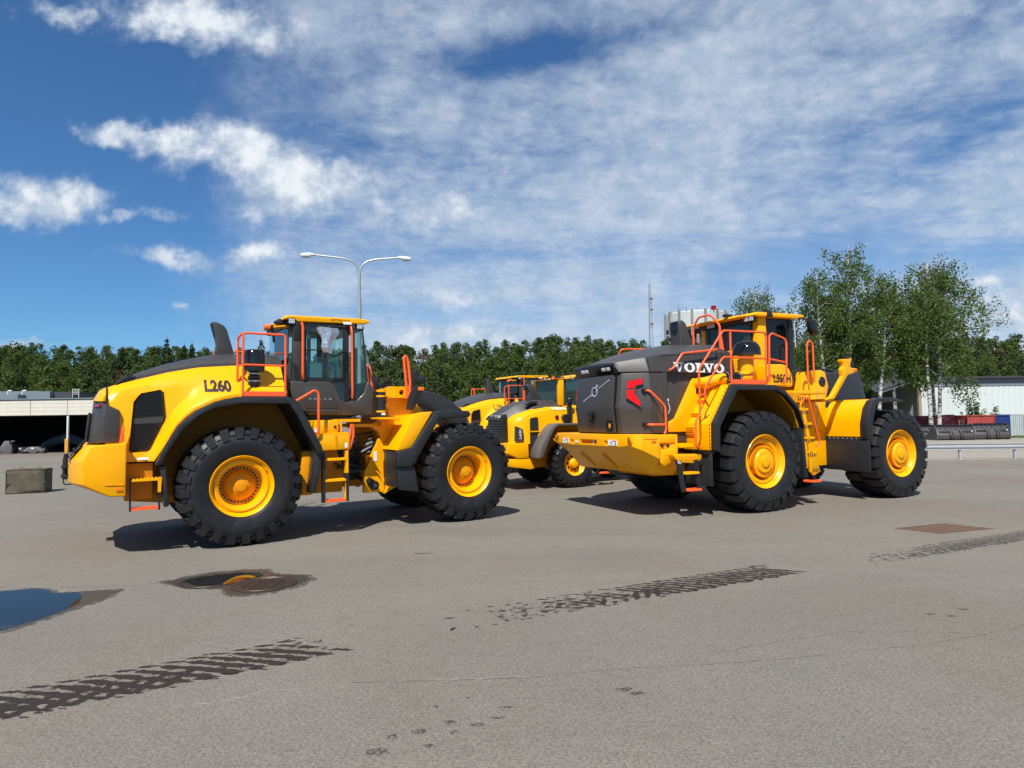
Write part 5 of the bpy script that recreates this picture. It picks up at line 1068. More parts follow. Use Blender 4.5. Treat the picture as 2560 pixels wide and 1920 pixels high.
        MB().cyl((2.475, s * .92, 0), .085, 1.96, 2.42, 'z', 18).build('accumulator', BLK, t)
        for z in (2.05, 2.33, 2.43): MB().lathe([(.09, z), (.09, z + .03)], 18, 'z', (2.475, s * .92, 0)).build('accumulator_strap', YEL, t)
        MB().box(2.45, 2.52, s * 1.008 - .002, s * 1.008 + .002, 2.0, 2.04).build('sticker', WHT, t, smooth=0)
        MB().box(2.60, 3.15, min(s * .60, s * .9), max(s * .60, s * .9), 2.32, 2.36).build('tower_step', YEL, t, smooth=0)
        # front fender
        yel = [(2.55, 1.36), (2.88, 1.985), (3.25, 2.05), (2.89, 1.50), (2.82, 1.41)]
        MB().prism([(2.555, 1.37), (2.88, 1.985), (3.25, 2.05), (3.20, 2.0), (2.90, 1.94), (2.62, 1.38)], s * 1.46, s * .74).build('front_fender', YEL, t, bevel=.012); MB().prism(yel, s * 1.462, s * 1.44).build('front_fender_side', YEL, t, bevel=.008)
        blk = [(2.52, 1.345), (2.80, 1.405), (2.88, 1.49), (3.27, 2.03), (3.38, 2.065), (3.96, 2.065), (4.02, 2.0), (3.98, 1.94), (3.36, 1.92), (2.92, 1.22), (2.88, 1.14), (2.79, 1.07), (2.52, 1.08)]
        MB().prism(blk, s * 1.545, s * 1.40).build('front_fender_edge', FEND, t, bevel=.02); MB().prism([(3.28, 2.06), (3.96, 2.06), (3.98, 2.0), (3.3, 2.0)], s * 1.39, s * .95).build('front_fender_top', FEND, t, bevel=.01)
        MB().prism([(2.54, 1.075), (2.88, 1.065), (2.96, .61), (2.58, .68)], s * 1.50, s * 1.46).build('front_flap', FEND, t, bevel=.012); MB().box(2.54, 2.60, min(s * .9, s * 1.45), max(s * .9, s * 1.45), .72, 1.34).build('front_flap_rear', FEND, t, smooth=0)
        MB().box(2.40, 2.46, s * .744 - .004, s * .744 + .004, 1.15, 1.33).build('decal_plate', WHT, t, smooth=0)
        MB().tube([(2.55, s * .45, .72), (3.1, s * .45, 1.35)], .10, 14).build('lift_cylinder', BLK, t); MB().tube([(2.60, s * .80, .80), (2.82, s * .80, 1.12)], .022, 10).build('lift_rod', CHR, t)
        # lamp bracket and grab handle
        MB().prism([(2.94, 2.10), (3.07, 2.08), (3.26, 2.46), (3.26, 2.52), (3.10, 2.56), (3.0, 2.35)], s * 1.04, s * .96).build('lamp_bracket', BLK, t, bevel=.01); MB().prism([(3.05, 2.56), (3.05, 2.82), (3.15, 2.86), (3.20, 2.76), (3.13, 2.56)], s * 1.05, s * .95).build('head_lamp', BLK, t, bevel=.02); MB().box(3.14, 3.32, min(s * .94, s * 1.06), max(s * .94, s * 1.06), 2.60, 2.72).build('head_lamp', BLK, t, bevel=.02); MB().box(3.16, 3.28, min(s * .96, s * 1.06), max(s * .96, s * 1.06), 2.45, 2.52).build('turn_signal', AMB, t, bevel=.01)
        MB().tube([(2.93, s * 1.0, 2.30), (2.96, s * 1.0, 2.40), (2.89, s * 1.0, 3.06), (2.93, s * 1.0, 3.11), (2.98, s * 1.0, 3.0), (3.02, s * 1.0, 2.6), (3.0, s * 1.0, 2.42), (2.95, s * 1.0, 2.32)], .026, 8, .04).build('grab_handle', ORG, t)
    MB().box(2.62, 3.18, -.6, .6, 2.44, 2.50).build('tower_top', YEL, t, bevel=.01); MB().box(2.3, 4.2, -.6, .6, .85, 1.25).build('front_frame', YELD, t, smooth=0); MB().box(2.70, 2.76, -.6, .6, 1.9, 2.45).build('tower_plate', YEL, t, smooth=0)
    MB().lathe([(.22, -1.0), (.24, -.5), (.32, -.2), (.32, .2), (.24, .5), (.22, 1.0)], 20, 'y', (4.0, 0, .9)).build('front_axle', YELD, t)
    for s in (-1, 1):
        MB().prism([(2.9, 2.40), (3.45, 2.50), (3.95, 2.38), (4.40, 2.08), (4.62, 1.5), (4.75, .85), (4.45, .80), (4.25, 1.4), (3.95, 2.0), (3.4, 2.2), (2.95, 2.25)], s * .52, s * .38).build('lift_arm', BOOM, t, bevel=.02)
    MB().tube([(3.05, 0, 2.30), (3.9, 0, 2.30)], .13, 14).build('tilt_cylinder', BLK, t); MB().tube([(3.9, 0, 2.30), (4.3, 0, 2.12)], .05, 10).build('tilt_rod', CHR, t); MB().prism([(4.15, 2.3), (4.35, 2.28), (4.45, 1.3), (4.3, 1.0), (4.15, 1.5)], -.12, .12).build('rocker', BOOM, t, bevel=.02)
    MB().tube([(3.1, -.3, 2.56), (3.5, -.3, 2.55), (4.0, -.3, 2.34), (4.30, -.3, 2.24), (4.34, -.3, 2.12)], .018, 6, .1).build('boom_pipe', HOSE, t); MB().tube([(2.70, -.6, 2.50), (2.66, -.62, 2.66), (2.74, -.62, 2.68), (2.78, -.6, 2.55)], .025, 6, .05).build('hose_loop', HOSE, t)
    return t
w260 = wheel(.922, .472, .76, 24, 'deep')
L260 = curved_loader('wheel_loader', (-4.991, 11.205, 0), .572, 1.0, 'big yellow wheel loader in side view, nearest on the left, silver bag on its mirror', 'L260', 'OPTISHIFT')
put_wheels(L260, w260, [(0, -1.17, .05), (0, 1.17, .3), (3.99, -1.17, .13), (3.99, 1.17, .2)], .918)
w150 = copy_tree(w260)
L150 = curved_loader('wheel_loader', (-.83, 23.54, 0), .55, .925, 'yellow wheel loader farthest back, bonnet and cab showing between the two big ones', 'L150', 'OPTISHIFT')
put_wheels(L150, w150, [(0, -1.17, .1), (0, 1.17, .3), (3.99, -1.17, .2), (3.99, 1.17, .2)], .918)

# ---------------------------------------------------------------- the largest loader
def large_loader(loc, rz):
    t = empty('wheel_loader', loc, rz); tag(t, 'largest yellow wheel loader on the right, seen from behind with red tail lamp', 'wheel loader', 'wheel loaders parked in the yard')
    def ring(x, hw, zt, zs, hb, zb): return [(x, -hw, zt), (x, -hw, zs), (x, -hb, zb), (x, hb, zb), (x, hw, zs), (x, hw, zt)]
    # counterweight
    cw = MB().loft([ring(-2.98, 1.22, 1.575, 1.375, .95, 1.345), ring(-2.94, 1.36, 1.575, 1.355, 1.02, 1.30), ring(-2.82, 1.45, 1.575, 1.30, 1.10, 1.18), ring(-2.43, 1.45, 1.575, 1.13, 1.22, .84), ring(-2.42, 1.45, 1.575, 1.13, 1.22, .84)]).build('counterweight', YEL, t, bevel=.02, seg=3)
    MB().loft([ring(-2.425, 1.24, 1.56, 1.0, 1.18, .83), ring(-1.86, 1.30, 1.56, .95, 1.15, .78)]).build('counterweight_base', YEL, t, bevel=.015)
    MB().box(-2.42, -1.92, -1.31, -1.24, 1.405, 1.555).build('frame_upper', YEL, t, bevel=.012); MB().box(-2.30, -1.98, -1.275, -1.2405, 1.30, 1.40).build('frame_recess', YELD, t, smooth=0)
    for x in (-2.22, -2.08): MB().cyl((x, 0, 1.35), .028, -1.29, -1.276, 'y', 14).build('frame_hole', BLKG, t)
    MB().prism([(-2.32, 1.29), (-1.92, 1.29), (-1.95, 1.20), (-2.05, 1.05), (-2.24, .98), (-2.33, 1.05)], -1.36, -1.245).build('frame_gusset', YEL, t, bevel=.012)
    # fittings on the rear face
    def rear_quad(nm, y0, y1, z0, z1, m, x=-2.984, th=.006, par=cw): return MB().box(x - th, x, min(y0, y1), max(y0, y1), z0, z1).build(nm, m, par, smooth=0)
    for y0, y1 in ((1.02, .80), (-.64, -.93)):
        s = rear_quad('safety_sticker', y0, y1, 1.37, 1.475, WHT); rear_quad('sticker_header', y0 + (y1 - y0) * .45, y0 + (y1 - y0) * .93, 1.445, 1.465, mat('sticker_orange', (.7, .12, .03), .5), -2.991, .002, s); rear_quad('sticker_figure', y0 + (y1 - y0) * .75, y0 + (y1 - y0) * .85, 1.38, 1.43, INK, -2.991, .002, s); rear_quad('sticker_figure', y0 + (y1 - y0) * .25, y0 + (y1 - y0) * .45, 1.40, 1.44, mat('sticker_blue', (.25, .3, .4), .5), -2.991, .002, s)
    cut(cw, MB().box(-3.2, -2.86, -.24, .36, 1.385, 1.465)); MB().box(-2.90, -2.865, -.23, .35, 1.39, 1.46).build('slot_back', YELD, cw, smooth=0); MB().cyl((-2.93, -.06, 0), .02, 1.385, 1.465, 'z', 10).build('tow_pin', SIL, cw)
    for y0, y1 in ((.76, .63), (-.47, -.60)): cut(cw, MB().prism([(y0, 1.45), (y1, 1.45), (y1, 1.365), (y1 + .04, 1.365)], -3.2, -2.93, 'x'))
    rear_quad('reflector', .53, .43, 1.39, 1.43, WHT)
    for y0, y1, ox, tilt in ((1.16, .0, 0, 0), ):
        pass
    for s in (-1, 1):       # round perforated lamp guards on the corners
        g = MB().lathe([(1e-4, -.012), (.105, -.012), (.125, 0)], 28, 'x').build('lamp_guard', YELD, cw); g.location = (-2.955, s * 1.20, 1.475); g.rotation_euler = (0, 0, s * .20); g.scale = (1, 1.35, .75)
        hb = MB()
        for i in range(-4, 5):
            for j in range(-4, 5):
                if i * i + j * j < 19: hb.box(-.0155, -.0125, i * .021 - .0065, i * .021 + .0065, j * .021 - .0065, j * .021 + .0065)
        tag(hb.build('guard_holes', BLKG, g, smooth=0), kind='stuff'); MB().tube([(-.012, -.14, -.02), (-.014, -.05, -.13), (-.012, .10, -.12), (-.012, .15, -.03)], .008, 6, .05).build('guard_wire', YELD, g)
        MB().box(-2.60, -2.50, s * 1.455 - .005, s * 1.455 + .005, 1.43, 1.47).build('reflector', AMB, cw, smooth=0); MB().prism([(-2.78, 1.505), (-2.47, 1.51), (-2.47, 1.495)], s * 1.454 - .004, s * 1.454 + .004).build('groove', YELD, cw, smooth=0)
    MB().box(-2.62, -2.56, -.75, -.69, .99, 1.05).build('tie_point', YELD, cw, smooth=0)
    for y in (.55, -.25): MB().prism([(-2.86, 1.18), (-2.50, .905), (-2.50, .885), (-2.86, 1.16)], y - .03, y + .03).build('hull_seam', YELD, cw, smooth=0)
    # rear engine housing: rings in z
    def ho(z, xd, o=0.0, xc=-2.34, yc=1.10): return [(-1.98, -yc + .02, z), (xc, -yc - o * .5, z), (-2.74 - o, -.78, z), (xd + .015, -.665, z), (xd + .015, .665, z), (-2.74 - o, .78, z), (xc, yc + o * .5, z), (-1.98, yc - .02, z)]
    MB().loft([ho(1.585, -2.80), ho(1.60, -2.81, 0), ho(2.0, -2.84, .06), ho(2.10, -2.86, .085), ho(2.18, -2.84, .055), ho(2.74, -2.78, .0)]).build('tail_housing', GRYB, t, smooth=25, bevel=.012)
    d = MB().prism([(-2.835, 1.60), (-2.885, 2.05), (-2.885, 2.13), (-2.83, 2.73), (-2.79, 2.73), (-2.79, 1.60)], -.655, .655).build('tail_door', GRY, t, bevel=.014)
    MB().prism([(-2.80, 1.585), (-2.86, 2.05), (-2.86, 2.13), (-2.80, 2.74), (-2.77, 2.74), (-2.77, 1.585)], -.685, -.660).build('door_seal', BLKG, t, smooth=0)
    # iron mark with the diagonal bar
    for y0, z0, y1, z1 in ((.36, 2.23, .10, 2.345), (-.17, 2.475, -.50, 2.62)):
        xx = lambda z: -2.885 + (z - 2.13) / .60 * .055 - .004
        MB().tube([(xx(z0), y0, z0), (xx(z1), y1, z1)], .014, 6).build('badge_bar', SIL, d)
    rg = MB().lathe([(.075, -.008), (.075, -.02), (.10, -.02), (.10, -.008)], 32, 'x', (-2.855, -.03, 2.41)); rg.build('badge_ring', SIL, d); MB().obox((-2.868, -.115, 2.52), (.012, .05, .05), 0, 0, .75).build('badge_arrow', SIL, d, smooth=0); MB().box(-2.876, -2.868, -.10, .04, 2.392, 2.428).build('badge_plate', mat('badge_dark', (.03, .035, .05), .3), d, smooth=0)
    for k, ch in enumerate('VOLVO'): decal('badge_letter', text2d(ch, .018, .020, .01), SIL, d, lambda a, b, k=k: (-2.879, .028 - k * .0245 - a, 2.40 + b))
    MB().prism([(-2.88, 2.02), (-2.97, 1.98), (-2.98, 1.90), (-2.93, 1.88), (-2.87, 1.93)], -.04, .14).build('rear_camera', BLKG, d, bevel=.015); MB().box(-2.91, -2.86, -.01, .11, 1.80, 1.885).build('camera_bracket', BLK, d, bevel=.008)
    MB().box(-2.868, -2.848, -.60, -.41, 1.63, 1.84).build('latch_pocket', BLKG, d, smooth=0); MB().box(-2.874, -2.87, -.565, -.50, 1.70, 1.78).build('latch', YELD, d, smooth=0); MB().box(-2.876, -2.87, -.58, -.43, 1.655, 1.68).build('latch_bar', GRY, d, smooth=0)
    # tail lamps on the angled corner panels
    A0, A1 = Vector((-2.76, -.80, 0)), Vector((-2.345, -1.105, 0)); dv = (A1 - A0); ln = dv.length; dv.normalize(); nv = Vector((dv.y, -dv.x, 0)) * 1.0
    if nv.x > 0: nv = -nv
    def cp(a, z, o): p = A0 + dv * (a * ln) + nv * (o + (.045 * max(0, 1 - abs(z - 2.1) / .55))); return (p.x, p.y, z)
    def lamp(poly, o0, o1, nm, m, par):
        n = len(poly); mb = MB().add([cp(a, z, o0) for a, z in poly] + [cp(a, z, o1) for a, z in poly], [tuple(range(n)), tuple(range(n, 2 * n))] + [(i, (i + 1) % n, n + (i + 1) % n, n + i) for i in range(n)]); return mb.build(nm, m, par, smooth=0)
    hs = lamp([(.18, 2.60), (.80, 2.645), (.79, 2.51), (.52, 2.48), (.48, 2.34), (.70, 2.20), (.69, 2.06), (.14, 2.26)], .005, .022, 'tail_lamp_surround', GRY, t)
    lamp([(.22, 2.585), (.76, 2.625), (.75, 2.53), (.50, 2.50), (.485, 2.455), (.19, 2.44)], .0225, .034, 'tail_light', RED, hs); lamp([(.185, 2.41), (.47, 2.415), (.45, 2.33), (.665, 2.19), (.655, 2.095), (.175, 2.265)], .0225, .034, 'tail_light', RED, hs)
    mir = lambda o: None
    A0, A1 = Vector((-2.76, .80, 0)), Vector((-2.345, 1.105, 0)); dv = (A1 - A0); ln = dv.length; dv.normalize(); nv = Vector((dv.y, -dv.x, 0)); nv = -nv if nv.x > 0 else nv
    lamp([(.22, 2.585), (.76, 2.625), (.75, 2.53), (.50, 2.50), (.485, 2.455), (.19, 2.44)], .005, .03, 'tail_light', RED, t); lamp([(.185, 2.41), (.47, 2.415), (.45, 2.33), (.665, 2.19), (.655, 2.095), (.175, 2.265)], .005, .03, 'tail_light', RED, t)
    # visor with lamps
    MB().prism([(-2.842, 2.735), (-2.885, 2.90), (-2.865, 2.945), (-2.70, 2.95), (-2.70, 2.735)], -.70, .70).build('rear_visor', BLKG, t, bevel=.01)
    for y in (.38, .24, -.36, -.52):
        MB().obox((-2.872, y, 2.835), (.02, .115, .07), 0, -.25).build('work_lamp', LAMPW, t, bevel=.008)
    # upper cover
    def hs_(x, p): return [(x, y, z) for y, z in p] + [(x, -y, z) for y, z in p[::-1]]
    top = MB().loft([hs_(-2.875, [(-.70, 2.915), (-.68, 2.95), (-.2, 2.97)]), hs_(-2.79, [(-.76, 2.76), (-.72, 2.965), (-.2, 2.99)]), hs_(-2.34, [(-1.11, 2.755), (-.98, 3.04), (-.3, 3.14)]), hs_(-2.05, [(-1.08, 2.76), (-1.03, 3.10), (-.50, 3.21)]), hs_(-1.44, [(-1.06, 2.76), (-1.01, 3.16), (-.56, 3.36)]), hs_(-.30, [(-1.04, 2.76), (-.99, 3.22), (-.62, 3.40)]), hs_(-.06, [(-1.03, 2.78), (-.97, 3.20), (-.62, 3.28)])]).build('engine_cover', GRY, t, smooth=18, bevel=.012)
    for x0, x1 in ((-2.02, -1.62), (-1.58, -1.20), (-1.16, -.80), (-.76, -.45)): decal('vent_slot', ([(0, 0), (1, 0), (1, 1), (0, 1)], [(0, 1, 2, 3)]), BLKG, t, lambda a, b, x0=x0, x1=x1: (x0 + (x1 - x0) * a, -1.2, 3.075 + (x0 + 2.0) * .07 + (x1 - x0) * a * .07 + b * .055), top, .006)
    decal('word_mark', volvo2d(1.34, .185), WHT, t, lambda a, b: (-1.70 + a, -1.3, 2.775 + b), top, .006)
    MB().tube([(-2.30, -.995, 3.045), (-2.33, -1.118, 2.765)], .007, 5).build('cover_seam', BLKG, t); MB().tube([(-.42, -1.005, 3.2), (-.26, -1.035, 2.78)], .006, 5).build('cover_seam', BLKG, t)
    MB().box(-1.97, -.3, -.94, .94, 1.40, 2.76).build('engine_bay', GRYB, t, smooth=0); MB().box(-2.0, -1.90, -1.09, -.945, 1.58, 2.75).build('bay_post', GRY, t, bevel=.01)
    MB().box(-1.86, -1.20, -.965, -.945, 1.75, 2.70).build('service_door', GRYB, t, bevel=.01); MB().box(-1.84, -1.77, -.97, -.966, 2.20, 2.25).build('sticker', WHT, t, smooth=0); MB().tube([(-1.80, -.98, 2.18), (-1.77, -1.0, 2.05), (-1.80, -.98, 1.95)], .012, 6, .03).build('door_catch', SIL, t)
    MB().prism([(-1.18, 2.66), (-.62, 2.70), (-.62, 1.6), (-1.86, 1.6), (-1.84, 1.78), (-1.66, 1.86)], -.99, -.968).build('side_plate', YEL, t, bevel=.008); MB().box(-1.09, -1.04, -1.0, -.991, 2.35, 2.68).build('plate_slot', BLKG, t, smooth=0)
    # exhaust
    MB().prism([(-.80, 3.84), (-.78, 3.95), (-.70, 3.97), (-.60, 3.90), (-.40, 3.42), (-.36, 3.36), (-.78, 3.36), (-.76, 3.60)], -.22, .12).build('exhaust_stack', GRY, t, bevel=.035, seg=3); MB().obox((-.795, -.05, 3.84), (.03, .22, .20), 0, .12).build('exhaust_outlet', BLKG, t, bevel=.02)
    # stepped rear fender (near and far)
    fo = [(-1.32, 1.25), (-1.31, 1.76), (-.82, 2.50), (.33, 2.495), (.60, 2.38), (.95, 2.08), (1.12, 1.66)]; fi = [(1.05, 1.63), (.89, 2.02), (.56, 2.31), (.30, 2.42), (-.76, 2.425), (-1.235, 1.72), (-1.245, 1.25)]
    for s in (-1, 1):
        MB().prism(fo + fi, s * .66, s * 1.615).build('rear_fender', YEL, t, bevel=.01)
        MB().prism([(a - .02, b + .005) for a, b in fo] + [(a + .03, b - .03) for a, b in fi], s * 1.745, s * 1.618).build('fender_edge', FEND, t, bevel=.015)
        mb = MB(); mb.add([(a, s * y, b - .012) for a, b in fi for y in (.68, 1.60)], [(2 * i, 2 * i + 1, 2 * i + 3, 2 * i + 2) for i in range(len(fi) - 1)]); mb.build('arch_shade_liner', YELS, t, smooth=0, fix=False)  # sheet added under the fender, its darkened yellow supplies the arch shade
        bl = MB()
        for z in np.arange(1.30, 1.76, .07): bl.obox((-1.345, s * 1.60, z), (.02, .014, .014))
        for k in range(11): f = k / 10; bl.obox((-1.33 + .49 * f, s * 1.60, 1.80 + .71 * f), (.03, .014, .014))
        tag(bl.build('fender_bolts', BLK, t, smooth=0), kind='stuff')
        for (x, z) in ((-1.315, 1.66), (-1.175, 1.93), (-1.0, 2.19), (-.85, 2.43)):
            st = MB().prism([(x - .075, z + .03), (x + .15, z + .03), (x + .10, z - .02), (x - .06, z + .005)], s * .74, s * 1.20).build('stair_step', YEL, t, bevel=.008)
            for q in range(3): MB().box(x - .066 + q * .012, x - .052 + q * .012, min(s * (.78 + q * .03), s * 1.19), max(s * (.78 + q * .03), s * 1.19), z - .03 - q * .04, z - .012 - q * .04).build('step_groove', YELD, st, smooth=0)
            MB().prism([(x - .055, z + .002), (x + .1, z + .002), (x + .1, z - .18), (x - .012, z - .17)], s * .75, s * 1.19).build('step_riser', YEL, st, smooth=0)
        for y in (.66, 1.235): MB().prism([(-1.36, 1.26), (-1.35, 1.77), (-.86, 2.52), (-.80, 2.52), (-1.28, 1.76), (-1.28, 1.26)], s * y, s * (y + .06)).build('stair_cheek', YEL, t, bevel=.015)
        MB().box(-1.42, -1.26, min(s * .72, s * 1.62), max(s * .72, s * 1.62), 1.19, 1.245).build('flap_bar', BLKG, t, smooth=0)
        MB().box(-1.38, -1.34, min(s * .95, s * 1.66), max(s * .95, s * 1.66), .58, 1.188).build('mud_flap', FEND, t, bevel=.01)
        MB().prism([(1.06, 1.64), (1.13, 1.64), (1.20, .62), (1.12, .62)], s * 1.0, s * 1.68).build('mud_flap', FEND, t, bevel=.01)
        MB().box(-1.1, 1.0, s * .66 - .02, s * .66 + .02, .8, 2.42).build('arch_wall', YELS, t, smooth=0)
    MB().box(-1.75, -1.40, -1.24, -.70, 1.30, 1.345).build('stair_landing', YEL, t, bevel=.008); treads(t, 'step', -1.72, -1.42, -1.22, -.72, 1.365, YEL)
    # boarding ladder behind the wheel
    MB().prism([(-2.16, 1.20), (-1.50, 1.185), (-1.49, 1.10), (-1.62, 1.02), (-2.0, 1.05), (-2.12, 1.12)], -1.53, -1.33).build('ladder_bracket', YEL, t, bevel=.01)
    sl = MB()
    for k in range(9): sl.obox((-2.05 + k * .055, -1.532, 1.125), (.022, .006, .085), 0, .3)
    tag(sl.build('bracket_slots', YELD, t, smooth=0), kind='stuff')
    MB().prism([(-2.11, 1.10), (-1.99, 1.08), (-1.88, .50), (-1.98, .50)], -1.53, -1.50).build('ladder_stile', BLK, t, smooth=0); MB().prism([(-1.70, 1.08), (-1.58, 1.09), (-1.50, .52), (-1.58, .52)], -1.53, -1.50).build('ladder_stile', BLK, t, smooth=0)
    MB().prism([(-2.09, 1.09), (-2.01, 1.07), (-1.99, 1.02), (-2.07, 1.03)], -1.536, -1.531).build('reflector', SIL, t, smooth=0)
    treads(t, 'rung', -1.92, -1.58, -1.56, -1.40, .855, YEL); treads(t, 'rung', -1.87, -1.53, -1.56, -1.40, .54, ORG)
    # rails on the near side
    R = .0195; Y = -1.60
    def rail(nm, pts, rad=.06, r=R): return MB().tube(pts, r, 8, rad).build(nm, ORG, t)
    rail('platform_rail', [(-.74, Y, 2.52), (-.74, Y, 3.56)]); rail('platform_rail', [(-1.55, Y + .02, 1.31), (-1.66, Y, 1.32), (-1.69, Y, 1.40), (-1.68, Y, 1.80), (-1.56, Y, 1.94), (-1.565, Y, 2.78), (-.92, Y, 3.55), (.18, Y, 3.565), (.235, Y, 3.50), (.20, Y, 2.65), (.14, Y, 2.56)]); rail('platform_rail', [(.22, Y, 3.035), (-.94, Y, 3.035), (-1.43, Y, 2.42), (-1.43, Y, 2.20), (-1.30, Y + .06, 2.10)])
    rail('rail_tie', [(-1.56, Y, 2.30), (-1.43, Y, 2.30)], .0); MB().box(-.75, .20, Y - .01, Y + .01, 2.52, 2.605).build('kick_plate', ORG, t, smooth=0); MB().box(-.78, .9, -1.59, -1.0, 2.505, 2.525).build('platform', YEL, t, smooth=0)
    rail('platform_rail', [(.28, Y, 2.56), (.32, Y, 3.50), (.40, Y, 3.56), (.77, Y, 3.46), (.81, Y, 3.38), (.78, Y, 2.72), (.70, Y, 2.56)]); rail('mid_rail', [(.32, Y, 3.03), (.79, Y, 2.97)], 0)
    rail('tail_handrail', [(-2.43, -1.03, 2.40), (-2.39, -1.16, 2.40), (-2.08, -1.23, 2.10), (-2.07, -1.23, 1.66), (-2.11, -1.23, 1.57)]); rail('tail_handrail', [(-2.41, -1.05, 1.755), (-2.37, -1.19, 1.755), (-2.07, -1.23, 1.75)])
    for z in (2.40, 1.755): MB().box(-2.47, -2.37, -1.10, -1.0, z - .04, z + .04).build('handrail_foot', BLK, t, bevel=.01)
    rail('cover_handrail', [(-1.82, -1.06, 2.80), (-1.76, -1.12, 2.84), (-1.55, -1.14, 3.13), (-.60, -1.10, 3.24), (-.56, -1.03, 3.22)])
    rail('cover_handrail', [(-1.75, 1.05, 2.85), (-1.55, 1.1, 3.15), (-1.5, .9, 3.42), (-.5, .9, 3.46)]); rail('cover_handrail', [(-1.15, .9, 3.2), (-1.15, .9, 3.43)], 0)
    rail('roof_rail', [(.30, .56, 3.42), (.30, .56, 3.93), (.30, .38, 4.17), (.30, 0, 4.17), (.30, -.28, 3.90), (.30, -.28, 3.30)], .1, .024); MB().tube([(.30, -.27, 3.75), (.34, -.28, 3.28)], [.03, .06], 8).build('roof_rail_foot', ORG, t)
    # air cleaner with yellow pipe
    c = (0, -1.30, 0)
    MB().lathe([(1e-4, 3.11), (.272, 3.115), (.275, 3.21), (.266, 3.27), (.24, 3.33), (.19, 3.385), (.11, 3.42), (1e-4, 3.43)], 40, 'z', c).build('air_cleaner_cap', BLKG, t); MB().lathe([(.278, 3.12), (.278, 3.16)], 40, 'z', c).build('cap_band', BLK, t)
    MB().tube([(0, -1.30, 3.12), (0, -1.30, 2.66), (-.25, -1.30, 2.665)], .135, 20, .13).build('intake_pipe', YEL, t); MB().tube([(-.26, -1.30, 2.665), (-.66, -1.30, 2.64)], .115, 20).build('intake_hose', BLK, t)
    MB().tube([(-.64, -1.30, 2.64), (-.92, -1.30, 2.60), (-1.03, -1.20, 2.56), (-1.03, -1.0, 2.56)], .108, 20, .1).build('intake_elbow', YEL, t)
    for x in (-.30, -.62): MB().lathe([(.122, x), (.122, x + .02)], 24, 'x', (0, -1.30, 2.655)).build('hose_clamp', SIL, t)
    MB().cyl((.36, -1.15, 0), .10, 3.18, 3.26, 'z', 20).build('filler_cap', BLK, t); MB().cyl((.36, -1.15, 0), .055, 3.255, 3.30, 'z', 16).build('filler_knob', BLK, t)
    # cab
    MB().prism([(.62, 4.05), (.70, 4.115), (2.08, 4.135), (2.16, 4.105), (2.14, 4.07), (1.95, 4.035), (.70, 4.02)], -.98, .98).build('cab_roof', YEL, t, bevel=.02, seg=3)
    MB().prism([(.36, 4.01), (.38, 4.05), (.72, 4.10), (.72, 4.06)], -.72, .98).build('roof_visor', YEL, t, bevel=.01)
    MB().prism([(.70, 3.93), (.70, 4.015), (1.9, 4.03), (1.9, 3.96)], -.82, .82).build('roof_lining', BLK, t, smooth=0)
    for s in (-1, 1):
        MB().prism([(.82, 2.60), (1.06, 2.60), (1.075, 4.03), (.83, 4.01)], s * .87, s * .70).build('pillar', YEL, t, bevel=.02)
        MB().prism([(1.08, 2.95), (1.13, 2.95), (1.14, 4.02), (1.09, 4.02)], s * .865, s * .80).build('door_pillar', BLK, t, smooth=0); MB().prism([(1.75, 2.92), (1.90, 2.92), (1.90, 4.02), (1.77, 4.02)], s * .865, s * .79).build('front_pillar', BLK, t, smooth=0)
        dr = MB().box(1.135, 1.75, s * .84 - .012, s * .84 + .012, 2.95, 3.05).box(1.135, 1.75, s * .84 - .012, s * .84 + .012, 3.93, 4.0).build('door_frame', BLK, t, smooth=0); MB().box(1.135, 1.75, s * .835 - .003, s * .835 + .003, 3.055, 3.925).build('pane', GLS, dr, smooth=0)
        MB().prism([(.76, 2.51), (.76, 2.97), (1.20, 2.985), (1.32, 2.96), (1.42, 2.88), (1.50, 2.72), (1.50, 2.51)], s * 1.15, s * .70).build('cab_base', YEL, t, bevel=.03, seg=3)
        MB().tube([(1.98, s * .98, 4.05), (2.0, s * 1.22, 3.98)], .02, 6).build('mirror_arm', BLK, t); m = MB().prism([(1.93, 3.96), (2.10, 3.98), (2.16, 3.78), (2.15, 3.64), (2.06, 3.62), (1.95, 3.75)], s * 1.32, s * 1.18).build('mirror', BLKG, t, bevel=.03)
        MB().cyl((1.02, s * .93, 0), .06, 4.09, 4.16, 'z', 12).build('roof_lamp_base', BLK, t); MB().prism([(.95, 4.02), (1.0, 4.16), (1.08, 4.16), (1.14, 4.02)], s * 1.02, s * .93).build('roof_lamp', BLK, t, bevel=.015)
        lv = MB()
        for k in range(7): lv.obox((.55, s * .80 + 0, 2.66 + k * .05), (.02, .02, .02))
    MB().box(.50, .81, -.90, .90, 2.55, 3.33).build('cab_rear_box', YEL, t, bevel=.02); sl = MB()
    for k in range(7): sl.obox((.494, -.66, 2.80 + k * .055), (.012, .20, .018), 0, 0, -.5)
    tag(sl.build('vent_slots', BLKG, t, smooth=0), kind='stuff'); MB().cyl((0, -.72, 2.95), .05, .484, .496, 'x').build('port', BLKG, t)
    MB().box(.795, .805, -.69, .69, 3.34, 3.92).build('rear_window', GLSD, t, smooth=0); MB().box(.78, .815, -.70, .70, 3.92, 4.0).box(.78, .815, .54, .62, 3.34, 3.92).build('rear_window_frame', BLK, t, smooth=0)
    for y in (.42, .30, -.70, -.84): work_lamp(t, (.655, y, 3.985), .115, axis='x')
    decal('model_name', text2d('L350H', .52, .18, .03), INK, t, lambda a, b: (.91 + a, -1.155, 2.59 + b))
    MB().prism([(1.9, 3.95), (1.92, 2.95), (2.02, 2.9), (1.96, 3.95)], -.8, .8).build('windscreen', GLS, t, smooth=0)
